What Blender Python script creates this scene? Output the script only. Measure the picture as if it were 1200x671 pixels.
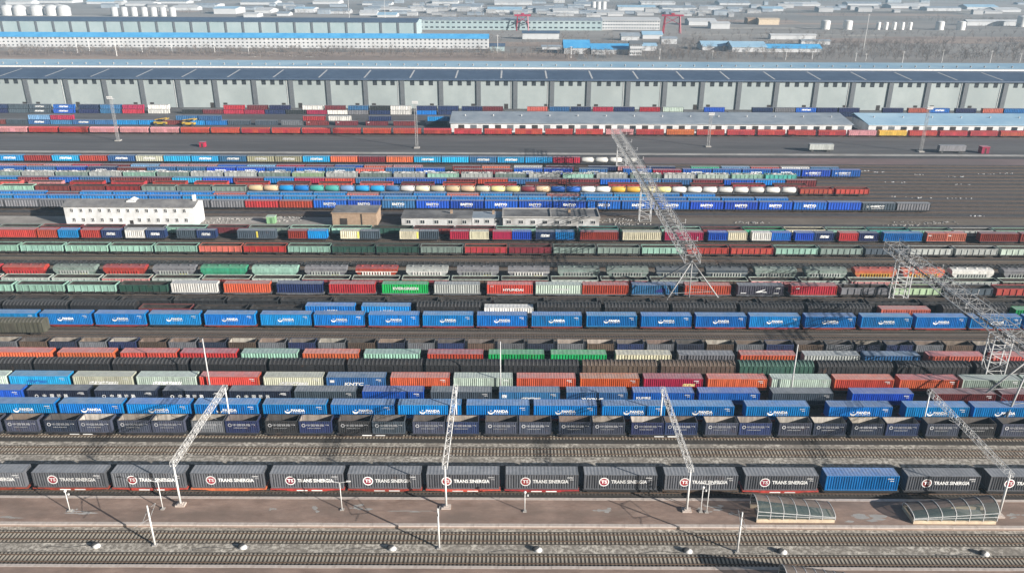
import bpy, math, random, re
from mathutils import Vector, Matrix

# ------------------------------------------------------------------ scene, camera, sky, sun, exposure
for _o in list(bpy.data.objects):
    bpy.data.objects.remove(_o)
S = bpy.context.scene
COL = S.collection
R = math.radians
RND = random.Random(7)

F_PX = 930.0                       # focal length in pixels of the 1200 px wide photograph
PITCH = math.atan(377.5 / F_PX)    # the horizon lies 377 px above the picture's centre
CAM_H = 82.98
cam_d = bpy.data.cameras.new('camera')
cam_d.sensor_width = 36.0
cam_d.lens = 36.0 * F_PX / 1200.0
cam_d.clip_start = 0.5
cam_d.clip_end = 12000
cam = bpy.data.objects.new('camera', cam_d)
COL.objects.link(cam)
cam.location = (0, 0, CAM_H)
cam.rotation_euler = (Matrix.Rotation(R(90) - PITCH, 3, 'X') @ Matrix.Rotation(R(0.24), 3, 'Z')).to_euler()
S.camera = cam

SUN_AZ = math.atan2(0.84, -0.54)   # towards the sun, measured from +Y towards +X
SUN_EL = R(17.5)
W = bpy.data.worlds.new('World')
S.world = W
W.use_nodes = True
wn = W.node_tree
wn.nodes.clear()
sky = wn.nodes.new('ShaderNodeTexSky')
sky.sky_type = 'NISHITA'
sky.sun_disc = False
sky.sun_elevation = SUN_EL
sky.sun_rotation = SUN_AZ
sky.air_density = 1.0
sky.dust_density = 1.5
bg = wn.nodes.new('ShaderNodeBackground')
bg.inputs['Strength'].default_value = 0.05
wo = wn.nodes.new('ShaderNodeOutputWorld')
wn.links.new(sky.outputs[0], bg.inputs[0])
wn.links.new(bg.outputs[0], wo.inputs[0])

sl = bpy.data.lights.new('sun', 'SUN')
sl.energy = 5.0
sl.angle = R(0.5)
sl.color = (1.0, 0.955, 0.895)
so = bpy.data.objects.new('sun', sl)
COL.objects.link(so)
to_sun = Vector((math.sin(SUN_AZ) * math.cos(SUN_EL), math.cos(SUN_AZ) * math.cos(SUN_EL), math.sin(SUN_EL)))
so.rotation_euler = to_sun.to_track_quat('Z', 'Y').to_euler()
so.location = (300, -200, 400)

S.view_settings.view_transform = 'Standard'
S.view_settings.look = 'None'
S.view_settings.exposure = 0.92
S.view_settings.gamma = 1.0
S.cycles.max_bounces = 5
S.cycles.diffuse_bounces = 2
S.cycles.glossy_bounces = 2
S.cycles.transmission_bounces = 4
S.cycles.volume_bounces = 0
S.cycles.use_denoising = True

# ------------------------------------------------------------------ surveying: photograph measurements -> metres on the ground
def gy(y, z=0.0):
    """Distance of the point of height z seen at picture row y (centre column)."""
    return (CAM_H - z) / math.tan(PITCH + math.atan((y - 335.5) / F_PX))
def sc(Y, z=0.0):
    return F_PX / (Y * math.cos(PITCH) + (CAM_H - z) * math.sin(PITCH))
def gx(x, Y, z=2.4):
    return (x - 600.0) / sc(Y, z)
def rowpx(Y, z=0.0):
    return 335.5 + F_PX * math.tan(math.atan2(CAM_H - z, Y) - PITCH)

# ------------------------------------------------------------------ materials
def lin(c):
    if isinstance(c, str):
        c = tuple(int(c[i:i + 2], 16) / 255 for i in (0, 2, 4))
    return tuple((v / 12.92 if v <= 0.04045 else ((v + 0.055) / 1.055) ** 2.4) for v in c)

MATS = {}
def nmat(name):
    m = bpy.data.materials.new(name)
    m.use_nodes = True
    t = m.node_tree
    b = t.nodes['Principled BSDF']
    MATS[name] = m
    return m, t, b
def N(t, kind, **kw):
    n = t.nodes.new(kind)
    for k, v in kw.items():
        if k.startswith('i_'):
            n.inputs[k[2:].replace('_', ' ')].default_value = v
        else:
            setattr(n, k, v)
    return n
def mixc(t, fac, a, b, mode='MIX'):
    n = t.nodes.new('ShaderNodeMix')
    n.data_type = 'RGBA'
    n.blend_type = mode
    for sock, v in ((0, fac), (6, a), (7, b)):
        if hasattr(v, 'is_output'):
            t.links.new(v, n.inputs[sock])
        else:
            n.inputs[sock].default_value = v if sock == 0 else (*v[:3], 1)
    return n.outputs[2]
def ramp(t, src, stops):
    n = t.nodes.new('ShaderNodeValToRGB')
    el = n.color_ramp.elements
    el[0].position, el[0].color = stops[0][0], (*stops[0][1], 1)
    el[1].position, el[1].color = stops[-1][0], (*stops[-1][1], 1)
    for p, c in stops[1:-1]:
        e = el.new(p)
        e.color = (*c, 1)
    t.links.new(src, n.inputs[0])
    return n.outputs[0]
def g3(v):
    return (v, v, v)

def painted(name, streak=0.35, rust=0.35, dust=0.25, rough=0.45, dust_sheen_col=(0.30, 0.28, 0.26)):
    """Painted steel in the object's own colour, with washed-down dirt, rust, and tops paled by dusting and painted-in sky sheen."""
    m, t, b = nmat(name)
    oi = N(t, 'ShaderNodeObjectInfo')
    tc = N(t, 'ShaderNodeTexCoord')
    mp = N(t, 'ShaderNodeMapping')
    mp.inputs['Scale'].default_value = (1.6, 1.6, 0.22)
    t.links.new(tc.outputs['Object'], mp.inputs[0])
    mul = N(t, 'ShaderNodeMath', operation='MULTIPLY')
    mul.inputs[1].default_value = 40
    t.links.new(oi.outputs['Random'], mul.inputs[0])
    n1 = N(t, 'ShaderNodeTexNoise', noise_dimensions='4D', i_Scale=1.0, i_Detail=4.0, i_Roughness=0.65)
    t.links.new(mp.outputs[0], n1.inputs['Vector'])
    t.links.new(mul.outputs[0], n1.inputs['W'])
    n2 = N(t, 'ShaderNodeTexNoise', noise_dimensions='4D', i_Scale=0.55, i_Detail=5.0, i_Roughness=0.7)
    t.links.new(tc.outputs['Object'], n2.inputs['Vector'])
    t.links.new(mul.outputs[0], n2.inputs['W'])
    dirt = ramp(t, n1.outputs['Fac'], [(0.32, g3(1 - streak)), (0.62, g3(1.0))])
    val = N(t, 'ShaderNodeMapRange')
    val.inputs['To Min'].default_value = 0.72
    val.inputs['To Max'].default_value = 1.2
    t.links.new(oi.outputs['Random'], val.inputs['Value'])
    hsv = N(t, 'ShaderNodeHueSaturation')
    hsv.inputs['Saturation'].default_value = 1.0
    t.links.new(val.outputs[0], hsv.inputs['Value'])
    hj = N(t, 'ShaderNodeMath', operation='MULTIPLY_ADD')
    hj.inputs[1].default_value = 7.31
    t.links.new(oi.outputs['Random'], hj.inputs[0])
    hf = N(t, 'ShaderNodeMath', operation='FRACT')
    t.links.new(hj.outputs[0], hf.inputs[0])
    hr = N(t, 'ShaderNodeMapRange')
    hr.inputs['To Min'].default_value = 0.488
    hr.inputs['To Max'].default_value = 0.512
    t.links.new(hf.outputs[0], hr.inputs['Value'])
    t.links.new(hr.outputs[0], hsv.inputs['Hue'])
    t.links.new(oi.outputs['Color'], hsv.inputs['Color'])
    c = mixc(t, 1.0, hsv.outputs[0], dirt, 'MULTIPLY')
    rf = ramp(t, n2.outputs['Fac'], [(0.60, g3(0)), (0.78, g3(rust))])
    c = mixc(t, rf, c, (0.11, 0.055, 0.03))
    geo = N(t, 'ShaderNodeNewGeometry')
    sx = N(t, 'ShaderNodeSeparateXYZ')
    t.links.new(geo.outputs['Normal'], sx.inputs[0])
    up = N(t, 'ShaderNodeMapRange')
    up.inputs['From Min'].default_value = 0.6
    up.inputs['From Max'].default_value = 1.0
    up.inputs['To Max'].default_value = dust  # dust: strength of both the dusting and the painted-in sky sheen
    t.links.new(sx.outputs['Z'], up.inputs['Value'])
    um = N(t, 'ShaderNodeMath', operation='MULTIPLY')
    t.links.new(up.outputs[0], um.inputs[0])
    t.links.new(n2.outputs['Fac'], um.inputs[1])
    um2 = N(t, 'ShaderNodeMath', operation='MULTIPLY')
    um2.inputs[1].default_value = 2.0
    t.links.new(um.outputs[0], um2.inputs[0])
    c = mixc(t, um2.outputs[0], c, dust_sheen_col)
    t.links.new(c, b.inputs['Base Color'])
    b.inputs['Roughness'].default_value = rough
    b.inputs['Specular IOR Level'].default_value = 0.4
    return m
PAINT = painted('painted_steel', 0.45, 0.6, 0.36, 0.42, (0.50, 0.51, 0.53))  # roof tops: chalky wear, plus sky reflection put into the pale colour
WORN = painted('worn_wagon_steel', 0.5, 0.7, 0.25, 0.7)
CLEAN = painted('clean_coating', 0.15, 0.08, 0.12, 0.5)
TARRED = painted('tarred_steel', 0.4, 0.25, 0.06, 0.6)
MARK = painted('stencil_paint', 0.18, 0.0, 0.0, 0.6)

def mottled(name, a, b_, scale=0.5, rough=0.9, detail=8, c3=None, c3scale=0.06, bump=0.0, bscale=None, lo=0.35, hi=0.65, stretch=(1, 1, 1), metal=0.0):
    m, t, b = nmat(name)
    tc = N(t, 'ShaderNodeTexCoord')
    mp = N(t, 'ShaderNodeMapping')
    mp.inputs['Scale'].default_value = stretch
    t.links.new(tc.outputs['Object'], mp.inputs[0])
    n = N(t, 'ShaderNodeTexNoise', i_Scale=scale, i_Detail=float(detail), i_Roughness=0.7)
    t.links.new(mp.outputs[0], n.inputs['Vector'])
    c = ramp(t, n.outputs['Fac'], [(lo, a), (hi, b_)])
    if c3 is not None:
        n3 = N(t, 'ShaderNodeTexNoise', i_Scale=c3scale, i_Detail=6.0, i_Roughness=0.6)
        t.links.new(mp.outputs[0], n3.inputs['Vector'])
        f = ramp(t, n3.outputs['Fac'], [(0.42, g3(0)), (0.66, g3(0.85))])
        c = mixc(t, f, c, c3)
    t.links.new(c, b.inputs['Base Color'])
    b.inputs['Roughness'].default_value = rough
    b.inputs['Metallic'].default_value = metal
    if bump:
        bn = N(t, 'ShaderNodeTexNoise', i_Scale=bscale or scale * 6, i_Detail=4.0)
        t.links.new(tc.outputs['Object'], bn.inputs['Vector'])
        bu = N(t, 'ShaderNodeBump', i_Strength=bump, i_Distance=0.08)
        t.links.new(bn.outputs['Fac'], bu.inputs['Height'])
        t.links.new(bu.outputs[0], b.inputs['Normal'])
    return m

mottled('earth', (0.12, 0.105, 0.09), (0.20, 0.175, 0.15), 0.02, 0.95, 8, (0.10, 0.082, 0.068), 0.006)
mottled('plain', (0.20, 0.18, 0.165), (0.31, 0.285, 0.26), 0.004, 0.95, 8, (0.15, 0.14, 0.13), 0.0025, stretch=(0.5, 1.6, 1))
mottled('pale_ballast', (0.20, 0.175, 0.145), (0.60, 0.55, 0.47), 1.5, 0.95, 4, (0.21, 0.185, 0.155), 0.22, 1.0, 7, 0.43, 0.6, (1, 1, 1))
mottled('oily_ballast', (0.024, 0.02, 0.016), (0.10, 0.082, 0.064), 3.0, 0.95, 9, (0.05, 0.042, 0.035), 0.2, 1.0, 9, 0.35, 0.68, (0.6, 1.1, 1))
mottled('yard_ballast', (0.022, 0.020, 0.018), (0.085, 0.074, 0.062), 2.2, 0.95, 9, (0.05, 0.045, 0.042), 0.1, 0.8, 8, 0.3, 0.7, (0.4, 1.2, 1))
mottled('brown_ballast', (0.10, 0.08, 0.062), (0.24, 0.195, 0.15), 2.2, 0.95, 9, (0.09, 0.075, 0.06), 0.12, 0.8, 8, 0.3, 0.7, (0.4, 1.2, 1))
mottled('dark_yard', (0.02, 0.0195, 0.021), (0.085, 0.08, 0.082), 0.9, 0.95, 4, (0.07, 0.065, 0.068), 0.05, 0.6, 5, 0.38, 0.64, (0.5, 1.2, 1))
mottled('asphalt', (0.075, 0.073, 0.076), (0.135, 0.13, 0.13), 0.25, 0.85, 8, (0.06, 0.058, 0.06), 0.05, 0, None, 0.35, 0.65, (0.12, 1.5, 1))
mottled('pale_concrete', (0.30, 0.29, 0.275), (0.42, 0.40, 0.375), 0.3, 0.9, 8, (0.24, 0.225, 0.205), 0.08)
mottled('brown_field', (0.24, 0.175, 0.14), (0.37, 0.29, 0.24), 0.03, 0.95, 8, (0.18, 0.14, 0.12), 0.012, stretch=(0.3, 1, 1))
mottled('red_earth', (0.14, 0.085, 0.085), (0.21, 0.14, 0.135), 0.15, 0.95, 8, (0.12, 0.10, 0.10), 0.04, stretch=(0.3, 1, 1))
mottled('sandy_yard', (0.27, 0.245, 0.215), (0.42, 0.385, 0.345), 0.25, 0.95, 9, (0.19, 0.17, 0.15), 0.06)
mottled('platform_paving', (0.20, 0.135, 0.105), (0.345, 0.245, 0.195), 0.5, 0.85, 9, (0.17, 0.125, 0.10), 0.18, 0.25, 6, 0.35, 0.65, (0.5, 1.2, 1))
mottled('coping_stone', (0.42, 0.36, 0.32), (0.58, 0.51, 0.46), 0.8, 0.85, 7, (0.33, 0.27, 0.235), 0.5)
mottled('white_render', (0.56, 0.565, 0.57), (0.68, 0.68, 0.68), 0.35, 0.85, 7, (0.46, 0.455, 0.44), 0.25)
mottled('grey_render', (0.40, 0.40, 0.395), (0.56, 0.555, 0.545), 0.5, 0.85, 8, (0.24, 0.23, 0.215), 0.2)
mottled('galvanised', (0.40, 0.40, 0.40), (0.55, 0.55, 0.545), 1.0, 0.55, 5)
mottled('weathered_zinc', (0.22, 0.22, 0.22), (0.36, 0.355, 0.35), 1.0, 0.6, 5)
mottled('white_steel', (0.55, 0.54, 0.52), (0.70, 0.69, 0.67), 1.0, 0.5, 5)
mottled('sleeper_concrete', (0.33, 0.29, 0.23), (0.50, 0.45, 0.37), 1.5, 0.9, 6, (0.22, 0.18, 0.14), 0.6)
mottled('sleeper_dark', (0.055, 0.049, 0.043), (0.135, 0.12, 0.104), 1.5, 0.9, 6)
mottled('rail_steel', (0.12, 0.075, 0.05), (0.20, 0.14, 0.10), 2.0, 0.5, 5, metal=0.3)
mottled('roof_felt_dark', (0.07, 0.068, 0.07), (0.14, 0.135, 0.135), 0.4, 0.85, 8, (0.22, 0.215, 0.21), 0.12)
mottled('bogie_steel', (0.014, 0.012, 0.011), (0.038, 0.033, 0.028), 2.0, 0.8, 5)
mottled('dark_glass', (0.02, 0.025, 0.03), (0.05, 0.055, 0.06), 0.6, 0.2, 3)
mottled('interior_dark', (0.014, 0.012, 0.011), (0.05, 0.04, 0.034), 1.0, 0.95, 6)
mottled('coal', (0.012, 0.012, 0.012), (0.045, 0.042, 0.04), 2.0, 0.85, 8, None, 0.1, 0.9, 5)
mottled('scrap_pale', (0.07, 0.068, 0.065), (0.52, 0.51, 0.49), 0.8, 0.8, 8)
mottled('facade_panel', (0.265, 0.305, 0.305), (0.335, 0.375, 0.37), 0.05, 0.75, 6, (0.25, 0.285, 0.285), 0.03)
mottled('slate_pilaster', (0.085, 0.095, 0.105), (0.12, 0.13, 0.14), 0.3, 0.8, 5)
mottled('roof_navy', (0.048, 0.075, 0.125), (0.075, 0.11, 0.17), 0.08, 0.5, 6)
mottled('roof_sky', (0.24, 0.40, 0.54), (0.42, 0.58, 0.68), 0.02, 0.4, 6)
mottled('roof_grey_blue', (0.20, 0.235, 0.275), (0.29, 0.325, 0.36), 0.12, 0.6, 6)
mottled('roof_bright_blue', (0.05, 0.28, 0.55), (0.09, 0.37, 0.64), 0.1, 0.5, 6)
mottled('roof_tar', (0.11, 0.108, 0.112), (0.19, 0.185, 0.185), 0.4, 0.85, 8, (0.26, 0.25, 0.24), 0.15)
mottled('brick_brown', (0.24, 0.165, 0.11), (0.34, 0.245, 0.17), 0.9, 0.9, 7)
mottled('tan_wall', (0.50, 0.40, 0.28), (0.62, 0.52, 0.38), 0.8, 0.85, 6, (0.42, 0.33, 0.24), 0.6)
mottled('bare_twigs', (0.11, 0.09, 0.08), (0.20, 0.17, 0.15), 0.02, 0.95, 5)
mottled('scrub', (0.10, 0.085, 0.07), (0.19, 0.165, 0.14), 0.05, 0.95, 8)
mottled('rubble_stone', (0.17, 0.16, 0.15), (0.42, 0.40, 0.37), 0.9, 0.95, 8)
mottled('cable_black', (0.03, 0.03, 0.03), (0.06, 0.06, 0.06), 1, 0.7, 3)
mottled('town_wall', (0.22, 0.22, 0.225), (0.46, 0.46, 0.46), 0.004, 0.85, 4, lo=0.3, hi=0.7)
mottled('far_wall', (0.40, 0.41, 0.42), (0.54, 0.54, 0.54), 0.02, 0.85, 4)
mottled('teal_wall', (0.25, 0.33, 0.34), (0.33, 0.40, 0.41), 0.02, 0.85, 4)

m_, t_, b_ = nmat('shelter_glass')
b_.inputs['Base Color'].default_value = (0.06, 0.085, 0.085, 1)
b_.inputs['Roughness'].default_value = 0.15
b_.inputs['Alpha'].default_value = 0.7

# ------------------------------------------------------------------ mesh building
class MB:
    def __init__(self):
        self.v = []
        self.f = []
        self.sm = []
    def face(self, pts, smooth=False):
        n = len(self.v)
        self.v += [tuple(p) for p in pts]
        self.f.append(tuple(range(n, n + len(pts))))
        self.sm.append(smooth)
    def box(self, x0, x1, y0, y1, z0, z1):
        n = len(self.v)
        self.v += [(x0, y0, z0), (x1, y0, z0), (x1, y1, z0), (x0, y1, z0), (x0, y0, z1), (x1, y0, z1), (x1, y1, z1), (x0, y1, z1)]
        for q in ((0, 3, 2, 1), (4, 5, 6, 7), (0, 1, 5, 4), (1, 2, 6, 5), (2, 3, 7, 6), (3, 0, 4, 7)):
            self.f.append(tuple(n + i for i in q))
            self.sm.append(False)
        return self
    def cbox(self, cx, cy, cz, lx, ly, lz):
        return self.box(cx - lx / 2, cx + lx / 2, cy - ly / 2, cy + ly / 2, cz - lz / 2, cz + lz / 2)
    def bar(self, a, b, r, n=4, r2=None, caps=True, smooth=False):
        a, b = Vector(a), Vector(b)
        d = (b - a)
        if d.length < 1e-6:
            return self
        q = d.to_track_quat('Z', 'Y')
        r2 = r if r2 is None else r2
        k = len(self.v)
        for p, rr in ((a, r), (b, r2)):
            for i in range(n):
                t = 2 * math.pi * (i + 0.5) / n
                self.v.append(tuple(p + q @ Vector((rr * math.cos(t), rr * math.sin(t), 0))))
        for i in range(n):
            j = (i + 1) % n
            self.f.append((k + i, k + j, k + n + j, k + n + i))
            self.sm.append(smooth)
        if caps:
            self.f.append(tuple(k + n - 1 - i for i in range(n)))
            self.f.append(tuple(k + n + i for i in range(n)))
            self.sm += [False, False]
        return self
    def prism(self, prof, axis, a0, a1):
        """Extrude a closed 2-D profile; axis 'x': profile is (y,z), 'y': (x,z)."""
        k = len(self.v)
        n = len(prof)
        for a in (a0, a1):
            for (p, q) in prof:
                self.v.append((a, p, q) if axis == 'x' else (p, a, q) if axis == 'y' else (p, q, a))
        for i in range(n):
            j = (i + 1) % n
            self.f.append((k + i, k + j, k + n + j, k + n + i))
            self.sm.append(False)
        self.f.append(tuple(k + n - 1 - i for i in range(n)))
        self.f.append(tuple(k + n + i for i in range(n)))
        self.sm += [False, False]
        return self
    def lathe(self, prof, origin=(0, 0, 0), axis='z', n=16, smooth=True):
        k = len(self.v)
        ox, oy, oz = origin
        for (r, h) in prof:
            for i in range(n):
                t = 2 * math.pi * i / n
                c, s = r * math.cos(t), r * math.sin(t)
                self.v.append((ox + c, oy + s, oz + h) if axis == 'z' else (ox + h, oy + c, oz + s) if axis == 'x' else (ox + c, oy + h, oz + s))
        for m in range(len(prof) - 1):
            for i in range(n):
                j = (i + 1) % n
                self.f.append((k + m * n + i, k + m * n + j, k + (m + 1) * n + j, k + (m + 1) * n + i))
                self.sm.append(smooth)
        return self
    def ico(self, c, r, sq=(1, 1, 1), rnd=None, jit=0.25):
        k = len(self.v)
        t = (1 + 5 ** 0.5) / 2
        vs = [(-1, t, 0), (1, t, 0), (-1, -t, 0), (1, -t, 0), (0, -1, t), (0, 1, t), (0, -1, -t), (0, 1, -t), (t, 0, -1), (t, 0, 1), (-t, 0, -1), (-t, 0, 1)]
        for v in vs:
            s = r / 1.9 * (1 + (rnd.uniform(-jit, jit) if rnd else 0))
            self.v.append((c[0] + v[0] * s * sq[0], c[1] + v[1] * s * sq[1], c[2] + v[2] * s * sq[2]))
        for q in ((0, 11, 5), (0, 5, 1), (0, 1, 7), (0, 7, 10), (0, 10, 11), (1, 5, 9), (5, 11, 4), (11, 10, 2), (10, 7, 6), (7, 1, 8), (3, 9, 4), (3, 4, 2), (3, 2, 6), (3, 6, 8), (3, 8, 9), (4, 9, 5), (2, 4, 11), (6, 2, 10), (8, 6, 7), (9, 8, 1)):
            self.f.append(tuple(k + i for i in q))
            self.sm.append(False)
        return self
    def mesh(self, name, mat):
        me = bpy.data.meshes.new(name)
        me.from_pydata(self.v, [], self.f)
        me.polygons.foreach_set('use_smooth', self.sm)
        me.materials.append(MATS[mat] if isinstance(mat, str) else mat)
        me.update()
        return me

FINE = {'ribs', 'roof_ribs', 'hatches', 'lacing', 'railing', 'hanger', 'lettering', 'insulator', 'emblem'}     # too small in the photograph to pick apart
def put(name, mesh, parent=None, loc=(0, 0, 0), rz=0.0, color=None):
    o = bpy.data.objects.new(name, mesh)
    COL.objects.link(o)
    if name in FINE:
        o['kind'] = 'stuff'
    if parent is not None:
        o.parent = parent
    o.location = loc
    if rz:
        o.rotation_euler = (0, 0, rz)
    if color is not None:
        o.color = (*color[:3], 1)
    return o
def root(name, label, cat, loc, group=None, rz=0.0):
    o = bpy.data.objects.new(name, None)
    o.empty_display_size = 0.3
    COL.objects.link(o)
    o.location = loc
    if rz:
        o.rotation_euler = (0, 0, rz)
    o['label'] = label
    o['category'] = cat
    if group:
        o['group'] = group
    return o
def struct(name, mesh, loc=(0, 0, 0)):
    o = put(name, mesh, None, loc)
    o['kind'] = 'structure'
    return o
def sheet(name, x0, x1, y0, y1, z, mat, nx=1):
    b = MB()
    b.face([(x0, y0, z), (x1, y0, z), (x1, y1, z), (x0, y1, z)])
    return struct(name, b.mesh(name, mat))

ORD = ['first', 'second', 'third', 'fourth', 'fifth', 'sixth', 'seventh', 'eighth', 'ninth', 'tenth', 'eleventh', 'twelfth', 'thirteenth', 'fourteenth', 'fifteenth', 'sixteenth', 'seventeenth', 'eighteenth', 'nineteenth', 'twentieth']
ORD += ['twenty-' + o for o in ORD[:9]] + ['thirtieth'] + ['thirty-' + o for o in ORD[:9]] + ['fortieth'] + ['forty-' + o for o in ORD[:9]] + ['fiftieth']
# ------------------------------------------------------------------ colours of paint (as they look under even light)
PAL = {
 'bl': ('1480ca', 'blue'), 'by': ('2488d4', 'bright blue'), 'cy': ('2aa4dc', 'cyan'), 'rb': ('1f5cbc', 'royal blue'), 'st': ('3a6ea0', 'steel blue'),
 'nv': ('26345e', 'navy'), 'dn': ('262e42', 'dark navy'), 'sl': ('4a5661', 'slate'), 'gy': ('7d7d82', 'grey'), 'lg': ('b4b8b4', 'light grey'),
 'gg': ('84958d', 'grey-green'), 'ch': ('2a2a2c', 'charcoal'), 'dk': ('2e3234', 'dark'), 'br': ('5a4a3e', 'brown'), 'vg': ('686a6f', 'dark grey'),
 'rd': ('b83e36', 'red'), 'dr': ('8a2a2c', 'dark red'), 'cr': ('b02a48', 'crimson'), 'mr': ('7d3436', 'maroon'), 'or': ('d86247', 'orange'),
 'ob': ('cf6d33', 'rust orange'), 'sm': ('cf6a5c', 'salmon'), 'pk': ('cf8e90', 'pink'), 'mn': ('9ac4b2', 'mint'), 'pm': ('c6d6c8', 'pale mint'),
 'gr': ('23a85a', 'green'), 'sg': ('46b184', 'sea green'), 'dg': ('2c5246', 'dark green'), 'wh': ('eceae4', 'white'), 'cm': ('e6dfc2', 'cream'),
 'gc': ('c9c9b4', 'grey cream'), 'ol': ('97947a', 'olive grey'), 'og': ('5a584c', 'olive-grey'), 'ye': ('e2b845', 'yellow'), 'py': ('eadf9a', 'pale yellow'), 'tl': ('4fb0a8', 'teal'),
 'pe': ('e3c7a0', 'peach'), 'rs': ('b9482f', 'rusty red'), 'sp': ('5c5a66', 'purple grey'), 'lb': ('7fb0d8', 'light blue'), 'pl': ('a9c29c', 'pale green'),
 'sn': ('434859', 'slate navy'), 'kk': ('1f2022', 'black'),
}
def pc(code, k=0.82):
    return tuple(v * k for v in lin(PAL[code][0]))

# ------------------------------------------------------------------ lettering
TXT = {}
def text_mesh(s, size, width=None, bold=0.012, italic=0.0, space=1.0, mat=None):
    key = (s, size, width, bold, italic, space)
    if key in TXT:
        return TXT[key]
    c = bpy.data.curves.new('lettering', 'FONT')
    c.body = s
    c.size = size
    c.align_x = 'CENTER'
    c.align_y = 'CENTER'
    c.offset = bold * size
    c.shear = italic
    c.space_character = space
    c.resolution_u = 2
    o = bpy.data.objects.new('lettering', c)
    COL.objects.link(o)
    bpy.context.view_layer.update()
    me = bpy.data.meshes.new_from_object(o.evaluated_get(bpy.context.evaluated_depsgraph_get()))
    bpy.data.objects.remove(o)
    xs = [v.co.x for v in me.vertices]
    k = 1.0
    if width:
        k = width / (max(xs) - min(xs))
    mid = (max(xs) + min(xs)) / 2
    for v in me.vertices:
        v.co = (k * (v.co.x - mid), 0, v.co.y)
    me.materials.clear()
    me.materials.append(mat or MARK)
    me.update()
    TXT[key] = me
    return me
def flat_disc(name, r, n=28, r_in=0.0, sx=1.0):
    b = MB()
    if r_in <= 0:
        b.face([(r * sx * math.cos(2 * math.pi * i / n), 0, r * math.sin(2 * math.pi * i / n)) for i in range(n)])
    else:
        for i in range(n):
            t0, t1 = 2 * math.pi * i / n, 2 * math.pi * (i + 1) / n
            b.face([(r * sx * math.cos(t0), 0, r * math.sin(t0)), (r * sx * math.cos(t1), 0, r * math.sin(t1)), (r_in * sx * math.cos(t1), 0, r_in * math.sin(t1)), (r_in * sx * math.cos(t0), 0, r_in * math.sin(t0))])
    return b.mesh(name, MARK)
DISC = flat_disc('emblem', 0.86)
DISC_IN = flat_disc('emblem_field', 0.68)
RING = flat_disc('emblem', 0.36, 20, 0.23)
def swoosh_mesh():
    b = MB()
    n = 14
    pts = []
    for i in range(n + 1):
        t = R(165 + 200 * i / n)
        w = 0.05 + 0.17 * math.sin(math.pi * i / n)
        pts.append(((0.62 + w) * math.cos(t), (0.46 + w) * math.sin(t), (0.62 - w) * math.cos(t), (0.46 - w) * math.sin(t)))
    for i in range(n):
        a, c = pts[i], pts[i + 1]
        b.face([(a[0], 0, a[1]), (c[0], 0, c[1]), (c[2], 0, c[3]), (a[2], 0, a[3])])
    b.face([(-0.25, 0, 0.28), (0.05, 0, 0.18), (0.22, 0, 0.36), (0.0, 0, 0.42)])
    return b.mesh('emblem', MARK)
SWOOSH = swoosh_mesh()
for _v in SWOOSH.vertices:
    _v.co *= 0.8
def wing_mesh():
    b = MB()
    b.face([(-1.6, 0, -0.35), (1.6, 0, -0.35), (1.35, 0, -0.15), (0.3, 0, -0.05), (-1.0, 0, 0.0)])
    b.face([(-0.9, 0, 0.06), (0.0, 0, 0.02), (0.7, 0, 0.30), (1.15, 0, 0.62), (0.5, 0, 0.42), (-0.2, 0, 0.22)])
    return b.mesh('emblem', MARK)
WING = wing_mesh()
def patch_mesh():
    b = MB()
    b.face([(-1.4, 0, -0.55), (0.2, 0, -0.75), (1.5, 0, -0.5), (1.5, 0, 0.55), (0.4, 0, 0.5), (-0.8, 0, 0.0)])
    return b.mesh('emblem', MARK)
PATCH = patch_mesh()
WHITE = (0.80, 0.80, 0.78)
def word_bars():
    # lettering too far away to read: slanted strokes of uneven height, one unit wide and high
    b = MB()
    rd = random.Random(3)
    x = -0.5
    while x < 0.44:
        w = rd.choice((0.035, 0.05, 0.08))
        lo, hi = rd.choice(((-0.5, 0.5), (-0.5, 0.35), (-0.5, 0.1), (-0.1, 0.5)))
        s = 0.06
        b.face([(x + s * lo, 0, lo), (x + w + s * lo, 0, lo), (x + w + s * hi, 0, hi), (x + s * hi, 0, hi)])
        x += w + rd.choice((0.012, 0.02, 0.03))
    b.face([(-0.5, 0.002, -0.5), (0.44, 0.002, -0.5), (0.44, 0.002, -0.36), (-0.5, 0.002, -0.36)])
    return b.mesh('lettering', MARK)
WORDBARS = word_bars()

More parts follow.
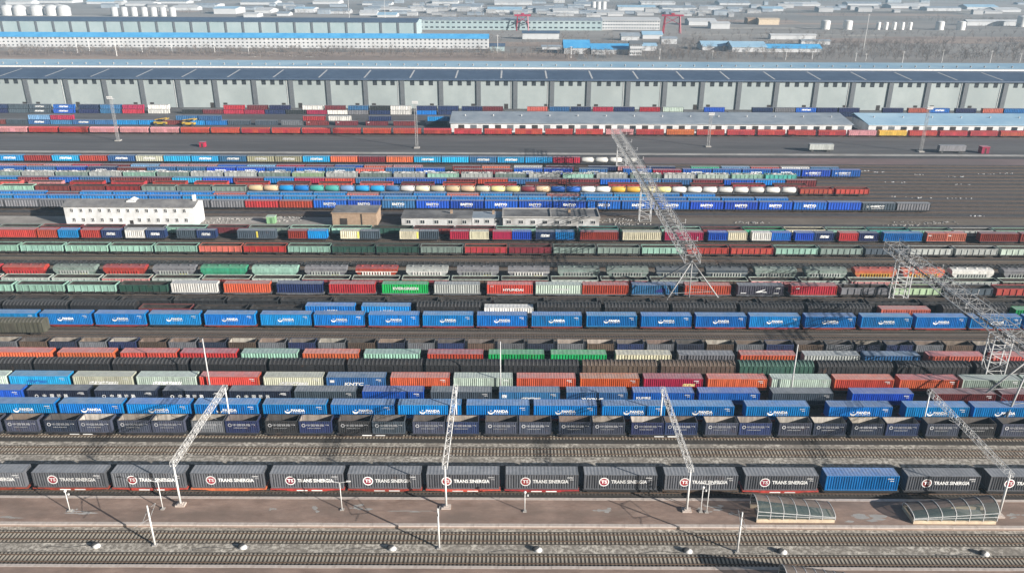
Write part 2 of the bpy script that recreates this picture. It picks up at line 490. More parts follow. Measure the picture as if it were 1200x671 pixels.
def marks(rt, kind, L, H, yf):
    """Lettering on the side that faces the platform; yf is the plane just clear of the corrugation."""
    z = H * 0.52
    def T(s, size, x, zz, width=None, col=WHITE, **k):
        return put('lettering', text_mesh(s, size, width, **k), rt, (x, yf, zz), 0, col)
    def B(x, zz, width, hgt, col=WHITE):
        o = put('lettering', WORDBARS, rt, (x, yf, zz), 0, col)
        o.scale = (width, 1, hgt)
    if kind == 'ts':
        e = put('emblem', DISC, rt, (-2.75, yf, z), 0, WHITE)
        f = put('emblem_field', DISC_IN, e, (0, -0.012, 0), 0, (0.26, 0.02, 0.03))
        put('lettering', text_mesh('TS', 0.85, 1.0, 0.03), f, (0, -0.012, 0), 0, WHITE)
        T('TRANS SINERGIA', 0.92, 1.45, z, 6.0, bold=0.025)
    elif kind == 'pa':
        put('emblem', SWOOSH, rt, (-1.35, yf, z - 0.05), 0, WHITE)
        T('PANDA', 0.78, 0.65, z + 0.05, 2.7, bold=0.035)
        T('CONTAINER LINE', 0.22, 0.65, z - 0.42, 2.6)
    elif kind == 'cr':
        put('emblem', RING, rt, (-4.3, yf, z - 0.1), 0, WHITE)
        T('中', 0.85, -2.7, z - 0.1); T('国', 0.85, -1.2, z - 0.1); T('铁', 0.85, 0.2, z - 0.1); T('路', 0.85, 1.6, z - 0.1)
        T('CR EXPRESS', 0.22, 4.6, z + 0.5, 1.4)
    elif kind == 'co':
        put('emblem', RING, rt, (-2.15, yf, z + 0.35), 0, (0.45, 0.45, 0.46))
        T('中国铁路', 0.5, 0.05, z + 0.35, 3.3, bold=0.0, col=(0.42, 0.42, 0.43))
        T('CHINA RAILWAY', 0.26, -0.2, z - 0.25, 2.6, (0.4, 0.4, 0.4))
        T('¬', 0.6, 2.2, z + 0.45, 0.7, (0.42, 0.42, 0.42))
    elif kind == 'ct':
        put('emblem', RING, rt, (-4.2, yf, z), 0, WHITE)
        T('中国铁路', 0.9, -0.6, z, 5.2, bold=0.03)
        T('CHINA RAILWAY', 0.4, -0.6, z - 0.75, 4.8)
    elif kind == 'ea':
        T('EASTYO', 1.15, -0.2, z + 0.05, 4.4, bold=0.05)
        T('LOGISTICS', 0.3, 0.3, z - 0.72, 2.8)
    elif kind == 'kn':
        T('KNTC', 0.95, -0.4, z - 0.35, 4.0, bold=0.04, italic=0.15); T('LINE', 0.34, 2.4, z - 0.6, 0.9)
        put('stencil', TAGS, rt, (-4.9, yf, z + 0.3), 0, WHITE).scale = (0.5, 1, 3.2)
    elif kind == 'hy':
        T('HYUNDAI', 0.95, 0.9, z - 0.25, 5.4, bold=0.03)
        T('HMM', 0.35, -4.8, z + 0.75, 0.9)
    elif kind == 'ev':
        T('EVERGREEN', 1.0, 0.2, z, 6.8, bold=0.04)
    elif kind == 'ca':
        T('CATIONS', 0.9, 0.6, z - 0.1, 4.6, bold=0.02)
    elif kind == 'wg':
        put('emblem', WING, rt, (0.2, yf, z - 0.35), 0, WHITE)
        B(4.6, z + 0.55, 1.3, 0.45); B(-4.5, z - 0.85, 1.6, 0.25); B(4.2, z - 0.9, 1.6, 0.25)
    elif kind == 'pt':
        put('emblem', PATCH, rt, (1.4, yf, z - 0.1), 0, (0.02, 0.025, 0.17))
    elif kind == 'dt':
        B(-0.4, z, 4.3, 0.75, (0.015, 0.11, 0.33))
    elif kind == 'wt':
        B(0.4, z, 5.0, 0.7)
    elif kind == 'pw':
        B(0.3, z - 0.25, 6.2, 0.75, (0.86, 0.86, 0.84))
    elif kind == 'sb':
        B(0.4, z - 0.2, 4.0, 0.5); B(-5.0, z + 0.3, 1.0, 0.7)
    elif kind == 'fr':
        T('YUXINHE', 0.8, -0.9, z - 0.35, 4.4, bold=0.03)
    elif kind == 'ru':
        T('KUMRE', 0.7, -4.0, z, 2.9, bold=0.03)
    elif kind == 'yr':
        b = put('stripe', STRIPE, rt, (0.3, yf, H / 2), 0, (0.75, 0.62, 0.08))
    elif kind == 'ye':
        put('stripe', STRIPE, rt, (L / 2 - 0.35, yf, H / 2), 0, (0.72, 0.70, 0.12))
    elif kind == 'nb':
        B(0.1, z, 2.9, 0.85)
    elif kind == 'li':
        B(0.2, z + 0.1, 5.6, 0.9)
    elif kind == 'sw':
        B(-L * 0.36, H * 0.72, 1.0, 0.4)
    elif kind == 'lg':
        B(3.3, z - 0.2, 2.6, 0.6, (0.8, 0.66, 0.3))
STRIPE = MB().box(-0.28, 0.28, -0.005, 0.0, -1.05, 1.05).mesh('stripe', MARK)

# ------------------------------------------------------------------ shipping containers
def corr_wall(b, axis, fixed, a0, a1, z0, z1, pitch, depth, sign):
    """A corrugated sheet standing on z0..z1; flats at `fixed`, troughs `depth` further in."""
    n = max(2, int(round((a1 - a0) / pitch)))
    p = (a1 - a0) / n
    prof = []
    for i in range(n):
        s = a0 + i * p
        prof += [(s, 0), (s + 0.34 * p, 0), (s + 0.5 * p, 1), (s + 0.84 * p, 1)]
    prof.append((a1, 0))
    k = len(b.v)
    for (a, d) in prof:
        q = fixed - sign * depth * d
        for z in (z0, z1):
            b.v.append((a, q, z) if axis == 'x' else (q, a, z))
    for i in range(len(prof) - 1):
        f = (k + 2 * i, k + 2 * i + 2, k + 2 * i + 3, k + 2 * i + 1)
        b.f.append(f if (axis == 'x') == (sign < 0) else f[::-1])
        b.sm.append(False)
CMESH = {}
def container_meshes(L, H, lod, mat):
    key = (L, H, lod, mat.name)
    if key in CMESH:
        return CMESH[key]
    w = 1.219
    hx = L / 2
    pitch = 0.42 if lod == 0 else 0.62 if lod == 1 else 1.0
    b = MB()
    corr_wall(b, 'x', -(w - 0.012), -hx + 0.13, hx - 0.13, 0.14, H - 0.1, pitch, 0.1 if lod == 0 else 0.13, -1)
    corr_wall(b, 'x', (w - 0.012), -hx + 0.13, hx - 0.13, 0.14, H - 0.1, pitch, 0.1 if lod == 0 else 0.13, 1)
    corr_wall(b, 'y', -(hx - 0.012), -w + 0.13, w - 0.13, 0.14, H - 0.1, 0.4, 0.06, -1)
    if lod:
        corr_wall(b, 'y', (hx - 0.05), -w + 0.13, w - 0.13, 0.14, H - 0.1, 0.6, 0.04, 1)
    b.face([(-hx + 0.1, -w + 0.1, 0.12), (-hx + 0.1, w - 0.1, 0.12), (hx - 0.1, w - 0.1, 0.12), (hx - 0.1, -w + 0.1, 0.12)])
    body = b.mesh('body', mat)
    b = MB()
    n = int(L / (0.6 if lod == 0 else 0.9))
    xs = [-hx + 0.1 + (L - 0.2) * i / (2 * n) for i in range(2 * n + 1)]
    k = len(b.v)
    for i, x in enumerate(xs):
        z = H - 0.012 - (0.028 if i % 2 else 0.0)
        b.v += [(x, -w + 0.07, z), (x, w - 0.07, z)]
    for i in range(len(xs) - 1):
        b.f.append((k + 2 * i, k + 2 * i + 2, k + 2 * i + 3, k + 2 * i + 1))
        b.sm.append(False)
    roof = b.mesh('roof', mat)
    b = MB()
    for sx in (-1, 1):
        for sy in (-1, 1):
            b.cbox(sx * (hx - 0.08), sy * (w - 0.08), H / 2, 0.16, 0.16, H)
    for sy in (-1, 1):
        b.box(-hx + 0.161, hx - 0.161, sy * (w - 0.04) - 0.04, sy * (w - 0.04) + 0.04, H - 0.10, H - 0.001)
        b.box(-hx + 0.161, hx - 0.161, sy * (w - 0.04) - 0.04, sy * (w - 0.04) + 0.04, 0.001, 0.16)
    for sx in (-1, 1):
        b.box(sx * (hx - 0.04) - 0.04, sx * (hx - 0.04) + 0.04, -w + 0.161, w - 0.161, H - 0.12, H - 0.002)
        b.box(sx * (hx - 0.04) - 0.04, sx * (hx - 0.04) + 0.04, -w + 0.161, w - 0.161, 0.002, 0.16)
    frame = b.mesh('frame', mat)
    b = MB()
    b.box(hx - 0.06, hx - 0.02, 0.012, w - 0.165, 0.165, H - 0.125)
    for yy in (0.25, 0.8):
        b.bar((hx + 0.005, yy, 0.2), (hx + 0.005, yy, H - 0.15), 0.03, 4)
    for zz in (0.5, 1.2, H - 0.5):
        b.box(hx - 0.02, hx - 0.004, 0.03, w - 0.18, zz, zz + 0.09)
    door = b.mesh('door', mat)
    CMESH[key] = (body, roof, frame, door)
    return CMESH[key]

def open_top_meshes(mat):
    if 'open' in CMESH:
        return CMESH['open']
    L, H, w = 6.058, 2.59, 1.25
    hx = L / 2
    b = MB()
    corr_wall(b, 'x', -(w - 0.012), -hx + 0.13, hx - 0.13, 0.14, H - 0.12, 0.4, 0.05, -1)
    corr_wall(b, 'x', (w - 0.012), -hx + 0.13, hx - 0.13, 0.14, H - 0.12, 0.4, 0.05, 1)
    corr_wall(b, 'y', -(hx - 0.012), -w + 0.13, w - 0.13, 0.14, H - 0.12, 0.4, 0.05, -1)
    corr_wall(b, 'y', (hx - 0.012), -w + 0.13, w - 0.13, 0.14, H - 0.12, 0.4, 0.05, 1)
    body = b.mesh('body', mat)
    b = MB()
    i = 0.10
    a, c = hx - i, w - i
    for q in ([(-a, c, 0.2), (a, c, 0.2), (a, c, H - 0.06), (-a, c, H - 0.06)], [(a, -c, 0.2), (-a, -c, 0.2), (-a, -c, H - 0.06), (a, -c, H - 0.06)],
              [(a, c, 0.2), (a, -c, 0.2), (a, -c, H - 0.06), (a, c, H - 0.06)], [(-a, -c, 0.2), (-a, c, 0.2), (-a, c, H - 0.06), (-a, -c, H - 0.06)],
              [(-a, -c, 0.2), (a, -c, 0.2), (a, c, 0.2), (-a, c, 0.2)]):
        b.face(q)
    lining = b.mesh('lining', WORN)
    b = MB()
    for sx in (-1, 1):
        for sy in (-1, 1):
            b.cbox(sx * (hx - 0.08), sy * (w - 0.08), H / 2, 0.16, 0.16, H)
    for sy in (-1, 1):
        for z0, z1 in ((H - 0.13, H - 0.003), (0.001, 0.16)):
            b.box(-hx + 0.161, hx - 0.161, sy * (w - 0.05) - 0.05, sy * (w - 0.05) + 0.05, z0, z1)
    for sx in (-1, 1):
        for z0, z1 in ((H - 0.13, H - 0.004), (0.002, 0.16)):
            b.box(sx * (hx - 0.05) - 0.05, sx * (hx - 0.05) + 0.05, -w + 0.161, w - 0.161, z0, z1)
    frame = b.mesh('frame', mat)
    CMESH['open'] = (body, lining, frame)
    return CMESH['open']

def tank_meshes():
    if 'tank' in CMESH:
        return CMESH['tank']
    L, H, w = 6.058, 2.59, 1.219
    hx = L / 2
    b = MB()
    r = 1.13
    prof = [(0.02, -hx + 0.15), (0.5, -hx + 0.2), (0.9, -hx + 0.38), (r, -hx + 0.65), (r, hx - 0.65), (0.9, hx - 0.38), (0.5, hx - 0.2), (0.02, hx - 0.15)]
    b.lathe(prof, (0, 0, 1.32), 'x', 18)
    barrel = b.mesh('barrel', CLEAN)
    b = MB()
    for sx in (-1, 1):
        x = sx * (hx - 0.06)
        for sy in (-1, 1):
            b.cbox(x, sy * (w - 0.06), H / 2, 0.12, 0.12, H)
            b.bar((x, sy * (w - 0.1), 0.1), (x, sy * 0.4, 1.1), 0.05, 4)
        b.box(x - 0.055, x + 0.055, -w + 0.121, w - 0.121, H - 0.13, H - 0.002)
        b.box(x - 0.055, x + 0.055, -w + 0.121, w - 0.121, 0.002, 0.13)
    for sy in (-1, 1):
        b.box(-hx + 0.121, hx - 0.121, sy * (w - 0.06) - 0.05, sy * (w - 0.06) + 0.05, 0.003, 0.12)
    frame = b.mesh('frame', WORN)
    b = MB()
    b.box(-2.2, 2.2, -0.25, 0.25, 2.47, 2.52)
    b.lathe([(0.3, 0), (0.3, 0.16), (0.02, 0.2)], (0, 0.5, 2.3), 'z', 10)
    walk = b.mesh('walkway', 'weathered_zinc')
    CMESH['tank'] = (barrel, frame, walk)
    return CMESH['tank']

CT_SEEN = {}
def container(cls, X, Y, z, col, mark, lod, label, group, lining=None):
    if cls == 'K':
        rt = root('tank_container', label, 'tank container', (X, Y, z), group)
        ba, fr, wk = tank_meshes()
        put('barrel', ba, rt, (0, 0, 0), 0, pc(col))
        put('frame', fr, rt, (0, 0, 0), 0, pc('vg'))
        put('walkway', wk, rt)
        return rt
    if cls == 'O':
        rt = root('open_top_container', label, 'open container', (X, Y, z), group)
        bo, li, fr = open_top_meshes(WORN)
        put('body', bo, rt, (0, 0, 0), 0, pc(col))
        put('lining', li, rt, (0, 0, 0), 0, lining or (0.36, 0.31, 0.26))
        put('frame', fr, rt, (0, 0, 0), 0, pc(col))
        if mark:
            marks(rt, mark, 6.06, 2.59, -1.262)
        return rt
    L = 12.192 if cls in 'FS' else 6.058
    H = 2.896 if cls == 'F' else 2.591
    rt = root('high_container' if cls == 'F' else 'shipping_container' if L > 7 else 'short_container', label, 'container', (X, Y, z), group)
    bo, ro, fr, do = container_meshes(L, H, lod, PAINT)
    c = pc(col)
    put('body', bo, rt, (0, 0, 0), 0, c)
    put('roof', ro, rt, (0, 0, 0), 0, c)
    if lod < 2:
        put('frame', fr, rt, (0, 0, 0), 0, c)
    if lod == 0:
        put('door', do, rt, (0, 0, 0), 0, c)
        d2 = put('door', do, rt, (0, 0, 0), 0, c)
        d2.location = (0, -1.066, 0)
    if mark:
        marks(rt, mark, L, H, -1.222)
    if lod == 0:                     # small number plate lettering, unreadable from here
        o = put('lettering', WORDBARS, rt, (L * 0.39, -1.222, H * 0.80), 0, (0.62, 0.62, 0.62))
        o.scale = (1.1, 1, 0.22)
        o = put('lettering', WORDBARS, rt, (L * 0.41, -1.222, H * 0.66), 0, (0.55, 0.55, 0.55))
        o.scale = (0.7, 1, 0.16)
    return rt

# ------------------------------------------------------------------ railway wagons
def bogie_mesh():
    b = MB()
    for sy in (-1, 1):
        b.prism([(-1.15, 0.42), (-0.75, 0.42), (-0.4, 0.30), (0.4, 0.30), (0.75, 0.42), (1.15, 0.42), (1.15, 0.62), (0.4, 0.74), (-0.4, 0.74), (-1.15, 0.62)], 'y', sy * 0.97 - 0.08, sy * 0.97 + 0.08)
    b.box(-0.22, 0.22, -0.88, 0.88, 0.52, 0.78)
    return b.mesh('bogie', 'bogie_steel')
def wheel_mesh():
    b = MB()
    b.bar((0, -1.0, 0), (0, 1.0, 0), 0.08, 6)
    for s in (-1, 1):
        b.bar((0, s * 0.70, 0), (0, s * 0.84, 0), 0.42, 14)
    return b.mesh('wheelset', 'bogie_steel')
BOGIE, WHEEL = bogie_mesh(), wheel_mesh()
COUPLER = MB().box(-0.35, 0.35, -0.12, 0.12, -0.12, 0.12).box(0.15, 0.42, -0.2, 0.2, -0.17, 0.17).mesh('coupler', 'bogie_steel')
RZ = 0.17            # top of rail
WM = {}
def under_mesh(L):
    L = round(L, 1)
    if ('u', L) in WM:
        return WM[('u', L)]
    h = L / 2
    b = MB()
    for sy in (-1, 1):
        b.prism([(-h, 0.72), (-h * 0.62, 0.66), (-h * 0.5, 0.50), (h * 0.5, 0.50), (h * 0.62, 0.66), (h, 0.72), (h, 0.94), (-h, 0.94)], 'y', sy * 1.32 - 0.07, sy * 1.32 + 0.07)
    b.box(-h, h, -0.25, 0.25, 0.60, 0.90)
    n = int(L / 1.6)
    for i in range(n + 1):
        x = -h + 0.1 + (L - 0.2) * i / n
        b.box(x - 0.09, x + 0.09, -1.25, 1.25, 0.70, 0.925)
    b.box(-h - 0.08, -h - 0.001, -1.35, 1.35, 0.62, 0.93)
    b.box(h + 0.001, h + 0.08, -1.35, 1.35, 0.62, 0.93)
    WM[('u', L)] = b.mesh('underframe', WORN)
    return WM[('u', L)]
TAGS = MB().box(-0.9, 0.9, -0.006, 0, -0.09, 0.09).mesh('stencil', MARK)
def running_gear(rt, L, lod, spread):
    for s in (-1, 1):
        bo = put('bogie', BOGIE, rt, (s * spread, 0, RZ))
        if lod < 2:
            for w in (-0.88, 0.88):
                put('wheelset', WHEEL, bo, (w, 0, 0.42))
    if lod == 0:
        for s in (-1, 1):
            put('coupler', COUPLER, rt, (s * (L / 2 + 0.38), 0, RZ + 0.72), 0 if s > 0 else math.pi)
def flat_wagon(X, Y, L, sill, lod, label, group, stencil=False):
    rt = root('flat_wagon', label, 'flat wagon', (X, Y, 0), group)
    put('underframe', under_mesh(L), rt, (0, 0, RZ), 0, sill)
    running_gear(rt, L, lod, L / 2 - 2.0)
    if stencil:
        put('stencil', TAGS, rt, (-0.9, -1.395, RZ + 0.62), 0, WHITE)
        put('stencil', TAGS, rt, (1.6, -1.395, RZ + 0.62), 0, WHITE)
    return rt
DECK = RZ + 0.945

def gondola_meshes(L, H=3.02, nr=7):
    key = ('g', L, H, nr)
    if key in WM:
        return WM[key]
    h, w, z0 = L / 2, 1.42, 1.22
    t = 0.06
    b = MB()
    for sy in (-1, 1):
        b.box(-h, h, sy * (w - t) - (t if sy < 0 else 0), sy * (w - t) + (t if sy > 0 else 0), z0, H)
    for sx in (-1, 1):
        b.box(sx * (h - t) - (t if sx < 0 else 0), sx * (h - t) + (t if sx > 0 else 0), -w + t + 0.003, w - t - 0.003, z0, H)
    walls = b.mesh('walls', WORN)
    b = MB()
    for i in range(nr + 1):
        x = -h + 0.09 + (L - 0.18) * i / nr
        for sy in (-1, 1):
            b.box(x - 0.07, x + 0.07, *sorted((sy * (w + 0.002), sy * (w + 0.15))), z0 - 0.1, H - 0.14)
    ribs = b.mesh('ribs', WORN)
    b = MB()
    for sy in (-1, 1):
        b.box(-h - 0.05, h + 0.05, sy * (w + 0.03) - 0.1, sy * (w + 0.03) + 0.1, H + 0.001, H + 0.13)
    for sx in (-1, 1):
        b.box(sx * h - 0.08, sx * h + 0.08, -w + 0.075, w - 0.075, H + 0.002, H + 0.12)
    rim = b.mesh('rim', WORN)
    b = MB()
    b.box(-h + 0.07, h - 0.07, -w + 0.07, w - 0.07, z0 - 0.1, z0 + 0.04)
    b.box(-h, h, -0.3, 0.3, 0.68, z0 - 0.11)
    for sy in (-1, 1):
        b.box(-h, h, sy * 1.2 - 0.08, sy * 1.2 + 0.08, 0.78, z0 - 0.003)
    c_, a_ = w - t - 0.02, h - t - 0.02
    for q in ([(-a_, c_, z0 + 0.04), (-a_, c_, H - 0.02), (a_, c_, H - 0.02), (a_, c_, z0 + 0.04)], [(a_, -c_, z0 + 0.04), (a_, -c_, H - 0.02), (-a_, -c_, H - 0.02), (-a_, -c_, z0 + 0.04)],
              [(a_, c_, z0 + 0.04), (a_, c_, H - 0.02), (a_, -c_, H - 0.02), (a_, -c_, z0 + 0.04)], [(-a_, -c_, z0 + 0.04), (-a_, -c_, H - 0.02), (-a_, c_, H - 0.02), (-a_, c_, z0 + 0.04)]):
        b.face(q)
    floor = b.mesh('floor', 'interior_dark')
    WM[key] = (walls, ribs, rim, floor)
    return WM[key]
def heap_mesh(L, seed, mat, zb, amp):
    key = ('heap', L, seed, mat)
    if key in WM:
        return WM[key]
    rd = random.Random(seed)
    b = MB()
    nx, ny = 26, 6
    k = 0
    for i in range(nx + 1):
        for j in range(ny + 1):
            x, y = -L / 2 + 0.12 + (L - 0.24) * i / nx, -1.33 + 2.66 * j / ny
            e = min(1, 3 * min(j, ny - j) / ny + 0.1)
            b.v.append((x, y, zb + amp * (rd.random() * 0.9 + 0.3 * math.sin(i * 0.43 + seed * 2)) * e))
    for i in range(nx):
        for j in range(ny):
            a = i * (ny + 1) + j
            b.f.append((a, a + ny + 1, a + ny + 2, a + 1))
            b.sm.append(False)
    WM[key] = b.mesh('load', mat)
    return WM[key]
def gondola(X, Y, col, lod, label, group, rim=None, load=None, L=12.75, H=3.02):
    rt = root('gondola_wagon', label, 'open wagon', (X, Y, 0), group)
    wa, ri, rm, fl = gondola_meshes(L, H)
    c = pc(col)
    put('walls', wa, rt, (0, 0, RZ), 0, c)
    put('ribs', ri, rt, (0, 0, RZ), 0, c)
    put('rim', rm, rt, (0, 0, RZ), 0, pc(rim) if rim else c)
    put('floor', fl, rt, (0, 0, RZ))
    if load == 'coal':
        put('load', heap_mesh(L, int(abs(X)) % 3, 'coal', H - 0.5, 0.35), rt, (0, 0, RZ))
    elif load == 'scrap':
        put('load', heap_mesh(L, int(abs(X)) % 4, 'scrap_pale', H - 0.2, 0.7), rt, (0, 0, RZ))
    running_gear(rt, L, 1 if lod == 0 else lod, L / 2 - 2.0)
    return rt

def box_wagon_meshes(L, H):
    key = ('b', L, H)
    if key in WM:
        return WM[key]
    h, w, z0 = L / 2, 1.42, 1.0
    b = MB()
    b.box(-h, h, -w, w, z0, H - 0.55)
    b.box(-h, h, -0.35, 0.35, 0.66, z0 - 0.003)
    body = b.mesh('body', WORN)
    b = MB()
    n = int(L / 0.95)
    for i in range(n + 1):
        x = -h + 0.06 + (L - 0.12) * i / n
        if abs(x) < 1.6:
            continue
        for sy in (-1, 1):
            b.box(x - 0.06, x + 0.06, *sorted((sy * (w + 0.002), sy * (w + 0.09))), z0 - 0.05, H - 0.6)
    ribs = b.mesh('ribs', WORN)
    b = MB()
    prof = [(-w - 0.06, H - 0.56), (-w * 0.75, H - 0.26), (-w * 0.4, H - 0.06), (0, H), (w * 0.4, H - 0.06), (w * 0.75, H - 0.26), (w + 0.06, H - 0.56)]
    b.prism([(p[0], p[1] + 0.012) for p in prof], 'x', -h - 0.02, h + 0.02)
    roof = b.mesh('roof', TARRED)
    b = MB()
    n = int(L / 0.85)
    for i in range(n + 1):
        x = -h + 0.15 + (L - 0.3) * i / n
        for (p, q) in zip(prof[:-1], prof[1:]):
            b.face([(x - 0.14, p[0], p[1] + 0.11), (x + 0.14, p[0], p[1] + 0.11), (x + 0.14, q[0], q[1] + 0.11), (x - 0.14, q[0], q[1] + 0.11)])
            b.face([(x - 0.14, p[0], p[1]), (x - 0.14, p[0], p[1] + 0.11), (x - 0.14, q[0], q[1] + 0.11), (x - 0.14, q[0], q[1])])
            b.face([(x + 0.14, q[0], q[1]), (x + 0.14, q[0], q[1] + 0.11), (x + 0.14, p[0], p[1] + 0.11), (x + 0.14, p[0], p[1])])
    rr = b.mesh('roof_ribs', TARRED)
    b = MB()
    b.box(-1.45, 1.45, -w - 0.06, -w - 0.003, z0 + 0.05, H - 0.7)
    for x in (-0.7, 0, 0.7):
        b.box(x - 0.03, x + 0.03, -w - 0.1, -w - 0.062, z0 + 0.1, H - 0.8)
    door = b.mesh('door', WORN)
    WM[key] = (body, ribs, roof, rr, door)
    return WM[key]
def box_wagon(X, Y, col, lod, label, group, L=15.8, H=4.35, roofcol=None):
    rt = root('box_wagon', label, 'box wagon', (X, Y, 0), group)
    bo, ri, ro, rr, do = box_wagon_meshes(L, H)
    c = pc(col)
    rc = pc(roofcol) if roofcol else c
    put('body', bo, rt, (0, 0, RZ), 0, c)
    put('ribs', ri, rt, (0, 0, RZ), 0, c)
    put('roof', ro, rt, (0, 0, RZ), 0, rc)
    put('roof_ribs', rr, rt, (0, 0, RZ), 0, tuple(v * 1.5 + 0.045 for v in rc))
    put('door', do, rt, (0, 0, RZ), 0, c)
    running_gear(rt, L, 1 if lod == 0 else lod, L / 2 - 2.4)
    return rt

def hopper_meshes(L, smooth):
    key = ('h', L, smooth)
    if key in WM:
        return WM[key]
    h, w = L / 2, 1.45
    zt, zm = 4.15, 1.05
    hb = h - (1.6 if smooth else 1.9)
    b = MB()
    for sy in (-1, 1):
        if smooth:
            q = [(-hb, sy * w * 0.72, zm), (hb, sy * w * 0.72, zm), (h, sy * w, zt - 1.1), (h, sy * w, zt), (-h, sy * w, zt), (-h, sy * w, zt - 1.1)]
            b.face([q[0], q[1], q[2], q[5]] if sy < 0 else [q[5], q[2], q[1], q[0]])
            b.face([q[5], q[2], q[3], q[4]] if sy < 0 else [q[4], q[3], q[2], q[5]])
        else:
            q = [(-hb, sy * w, zm), (hb, sy * w, zm), (h, sy * w, zm + 2.2), (h, sy * w, zt), (-h, sy * w, zt), (-h, sy * w, zm + 2.2)]
            b.face(q if sy < 0 else q[::-1])
    wb, zb2 = (w * 0.72, zt - 1.1) if smooth else (w, zm + 2.2)
    for sx in (-1, 1):
        b.face([(sx * hb, -wb, zm), (sx * hb, wb, zm), (sx * h, w, zb2), (sx * h, -w, zb2)])
        b.face([(sx * h, -w, zb2), (sx * h, w, zb2), (sx * h, w, zt), (sx * h, -w, zt)])
    b.face([(-hb, -wb, zm), (-hb, wb, zm), (hb, wb, zm), (hb, -wb, zm)])
    body = b.mesh('body', WORN)
    b = MB()
    prof = [(-w - 0.04, zt), (-w * 0.6, zt + 0.28), (0, zt + 0.38), (w * 0.6, zt + 0.28), (w + 0.04, zt)]
    b.prism(prof, 'x', -h, h)
    roof = b.mesh('roof', WORN)
    b = MB()
    for i in range(4):
        x = -h * 0.72 + h * 1.44 * i / 3
        b.lathe([(0.42, 0), (0.42, 0.14), (0.02, 0.2)], (x, 0, zt + 0.33), 'z', 10)
    b.box(-h + 0.2, h - 0.2, 0.62, 0.9, zt + 0.37, zt + 0.41)
    hat = b.mesh('hatches', WORN)
    b = MB()
    if not smooth:
        n = 11
        for i in range(n):
            x = -hb + 0.1 + (2 * hb - 0.2) * i / (n - 1)
            for sy in (-1, 1):
                b.box(x - 0.16, x + 0.16, *sorted((sy * (w + 0.002), sy * (w + 0.24))), zm + 0.05, zm + 2.2)
        for sy in (-1, 1):
            b.box(-h + 0.02, h - 0.02, *sorted((sy * (w + 0.002), sy * (w + 0.1))), zm + 2.21, zm + 2.34)
    else:
        for sy in (-1, 1):
            b.box(-h + 0.02, h - 0.02, *sorted((sy * (w + 0.002), sy * (w + 0.1))), zt - 1.16, zt - 1.02)
    rib = b.mesh('ribs', WORN)
    b = MB()
    f = h + 0.5
    b.box(-f, f, -0.3, 0.3, 0.62, 0.92)
    for sy in (-1, 1):
        b.box(-f, f, sy * 1.25 - 0.07, sy * 1.25 + 0.07, 0.74, 1.0)
    for sx in (-1, 1):
        b.box(sx * f - 0.1, sx * f + 0.1, -1.35, 1.35, 0.6, 1.01)
        b.bar((sx * (f - 0.3), -1.0, 1.0), (sx * (h - 0.1), -1.0, 2.7), 0.06, 4)
        b.bar((sx * (f - 0.3), 1.0, 1.0), (sx * (h - 0.1), 1.0, 2.7), 0.06, 4)
    for x in (-h * 0.45, -h * 0.15, h * 0.15, h * 0.45):
        b.prism([(x - 0.7, 1.04), (x + 0.7, 1.04), (x + 0.2, 0.5), (x - 0.2, 0.5)], 'y', -1.1, 1.1)
    uf = b.mesh('underframe', 'bogie_steel')
    WM[key] = (body, roof, hat, rib, uf)
    return WM[key]
def hopper(X, Y, col, lod, label, group, ribcol=None, smooth=False, mark=None):
    rt = root('hopper_wagon', label, 'hopper wagon', (X, Y, 0), group)
    L = 12.6 if smooth else 11.6
    bo, ro, ha, ri, uf = hopper_meshes(L, smooth)
    c = pc(col)
    put('body', bo, rt, (0, 0, RZ), 0, c)
    put('roof', ro, rt, (0, 0, RZ), 0, c)
    put('hatches', ha, rt, (0, 0, RZ), 0, tuple(v * 0.75 for v in c))
    put('ribs', ri, rt, (0, 0, RZ), 0, pc(ribcol) if ribcol else c)
    put('underframe', uf, rt, (0, 0, RZ))
    running_gear(rt, L, 1, L / 2 - 1.5)
    if mark == 'y':
        put('stencil', MB().box(-1.3, 1.3, -0.006, 0, -0.55, 0.55).mesh('stencil', MARK), rt, (L * 0.22, -1.60, 2.1), 0, (0.75, 0.62, 0.05))
    if mark == 'w':
        put('lettering', text_mesh('РЖД', 0.8, 2.2, 0.03), rt, (-0.6, -1.6, 2.2), 0, WHITE)
    return rt

# ------------------------------------------------------------------ trains: one line per train, left to right, edges as measured
CLASSLEN = {'F': 12.192, 'S': 12.192, 'T': 6.058, 'O': 6.058, 'K': 6.058, 'G': 12.9, 'B': 15.9, 'H': 11.6, 'h': 12.6, 'E': 12.9}
NOUN = {'F': 'container', 'S': 'container', 'T': 'short container', 'O': 'open-top box', 'K': 'tank container', 'G': 'open wagon', 'B': 'box wagon', 'H': 'hopper wagon', 'h': 'round-bellied hopper wagon', 'E': 'empty flat wagon'}
MARKWORD = {'ts': 'round-emblem', 'pa': 'white-lettered', 'cr': 'white-lettered', 'co': 'lettered', 'ct': 'white-lettered', 'ea': 'white-lettered', 'kn': 'lettered', 'hy': 'lettered', 'ev': 'lettered', 'ca': 'lettered', 'wg': 'winged-emblem', 'pt': 'blue-patched', 'dt': 'dark-lettered', 'wt': 'lettered', 'pw': 'pale-lettered', 'sb': 'lettered', 'fr': 'lettered', 'ru': 'lettered', 'yr': 'yellow-striped', 'ye': 'yellow-edged', 'nb': 'white-lettered', 'li': 'white-lettered', 'sw': 'corner-lettered', 'lg': 'lettered', 'y': 'yellow-marked', 'w': 'lettered'}
USED = set()
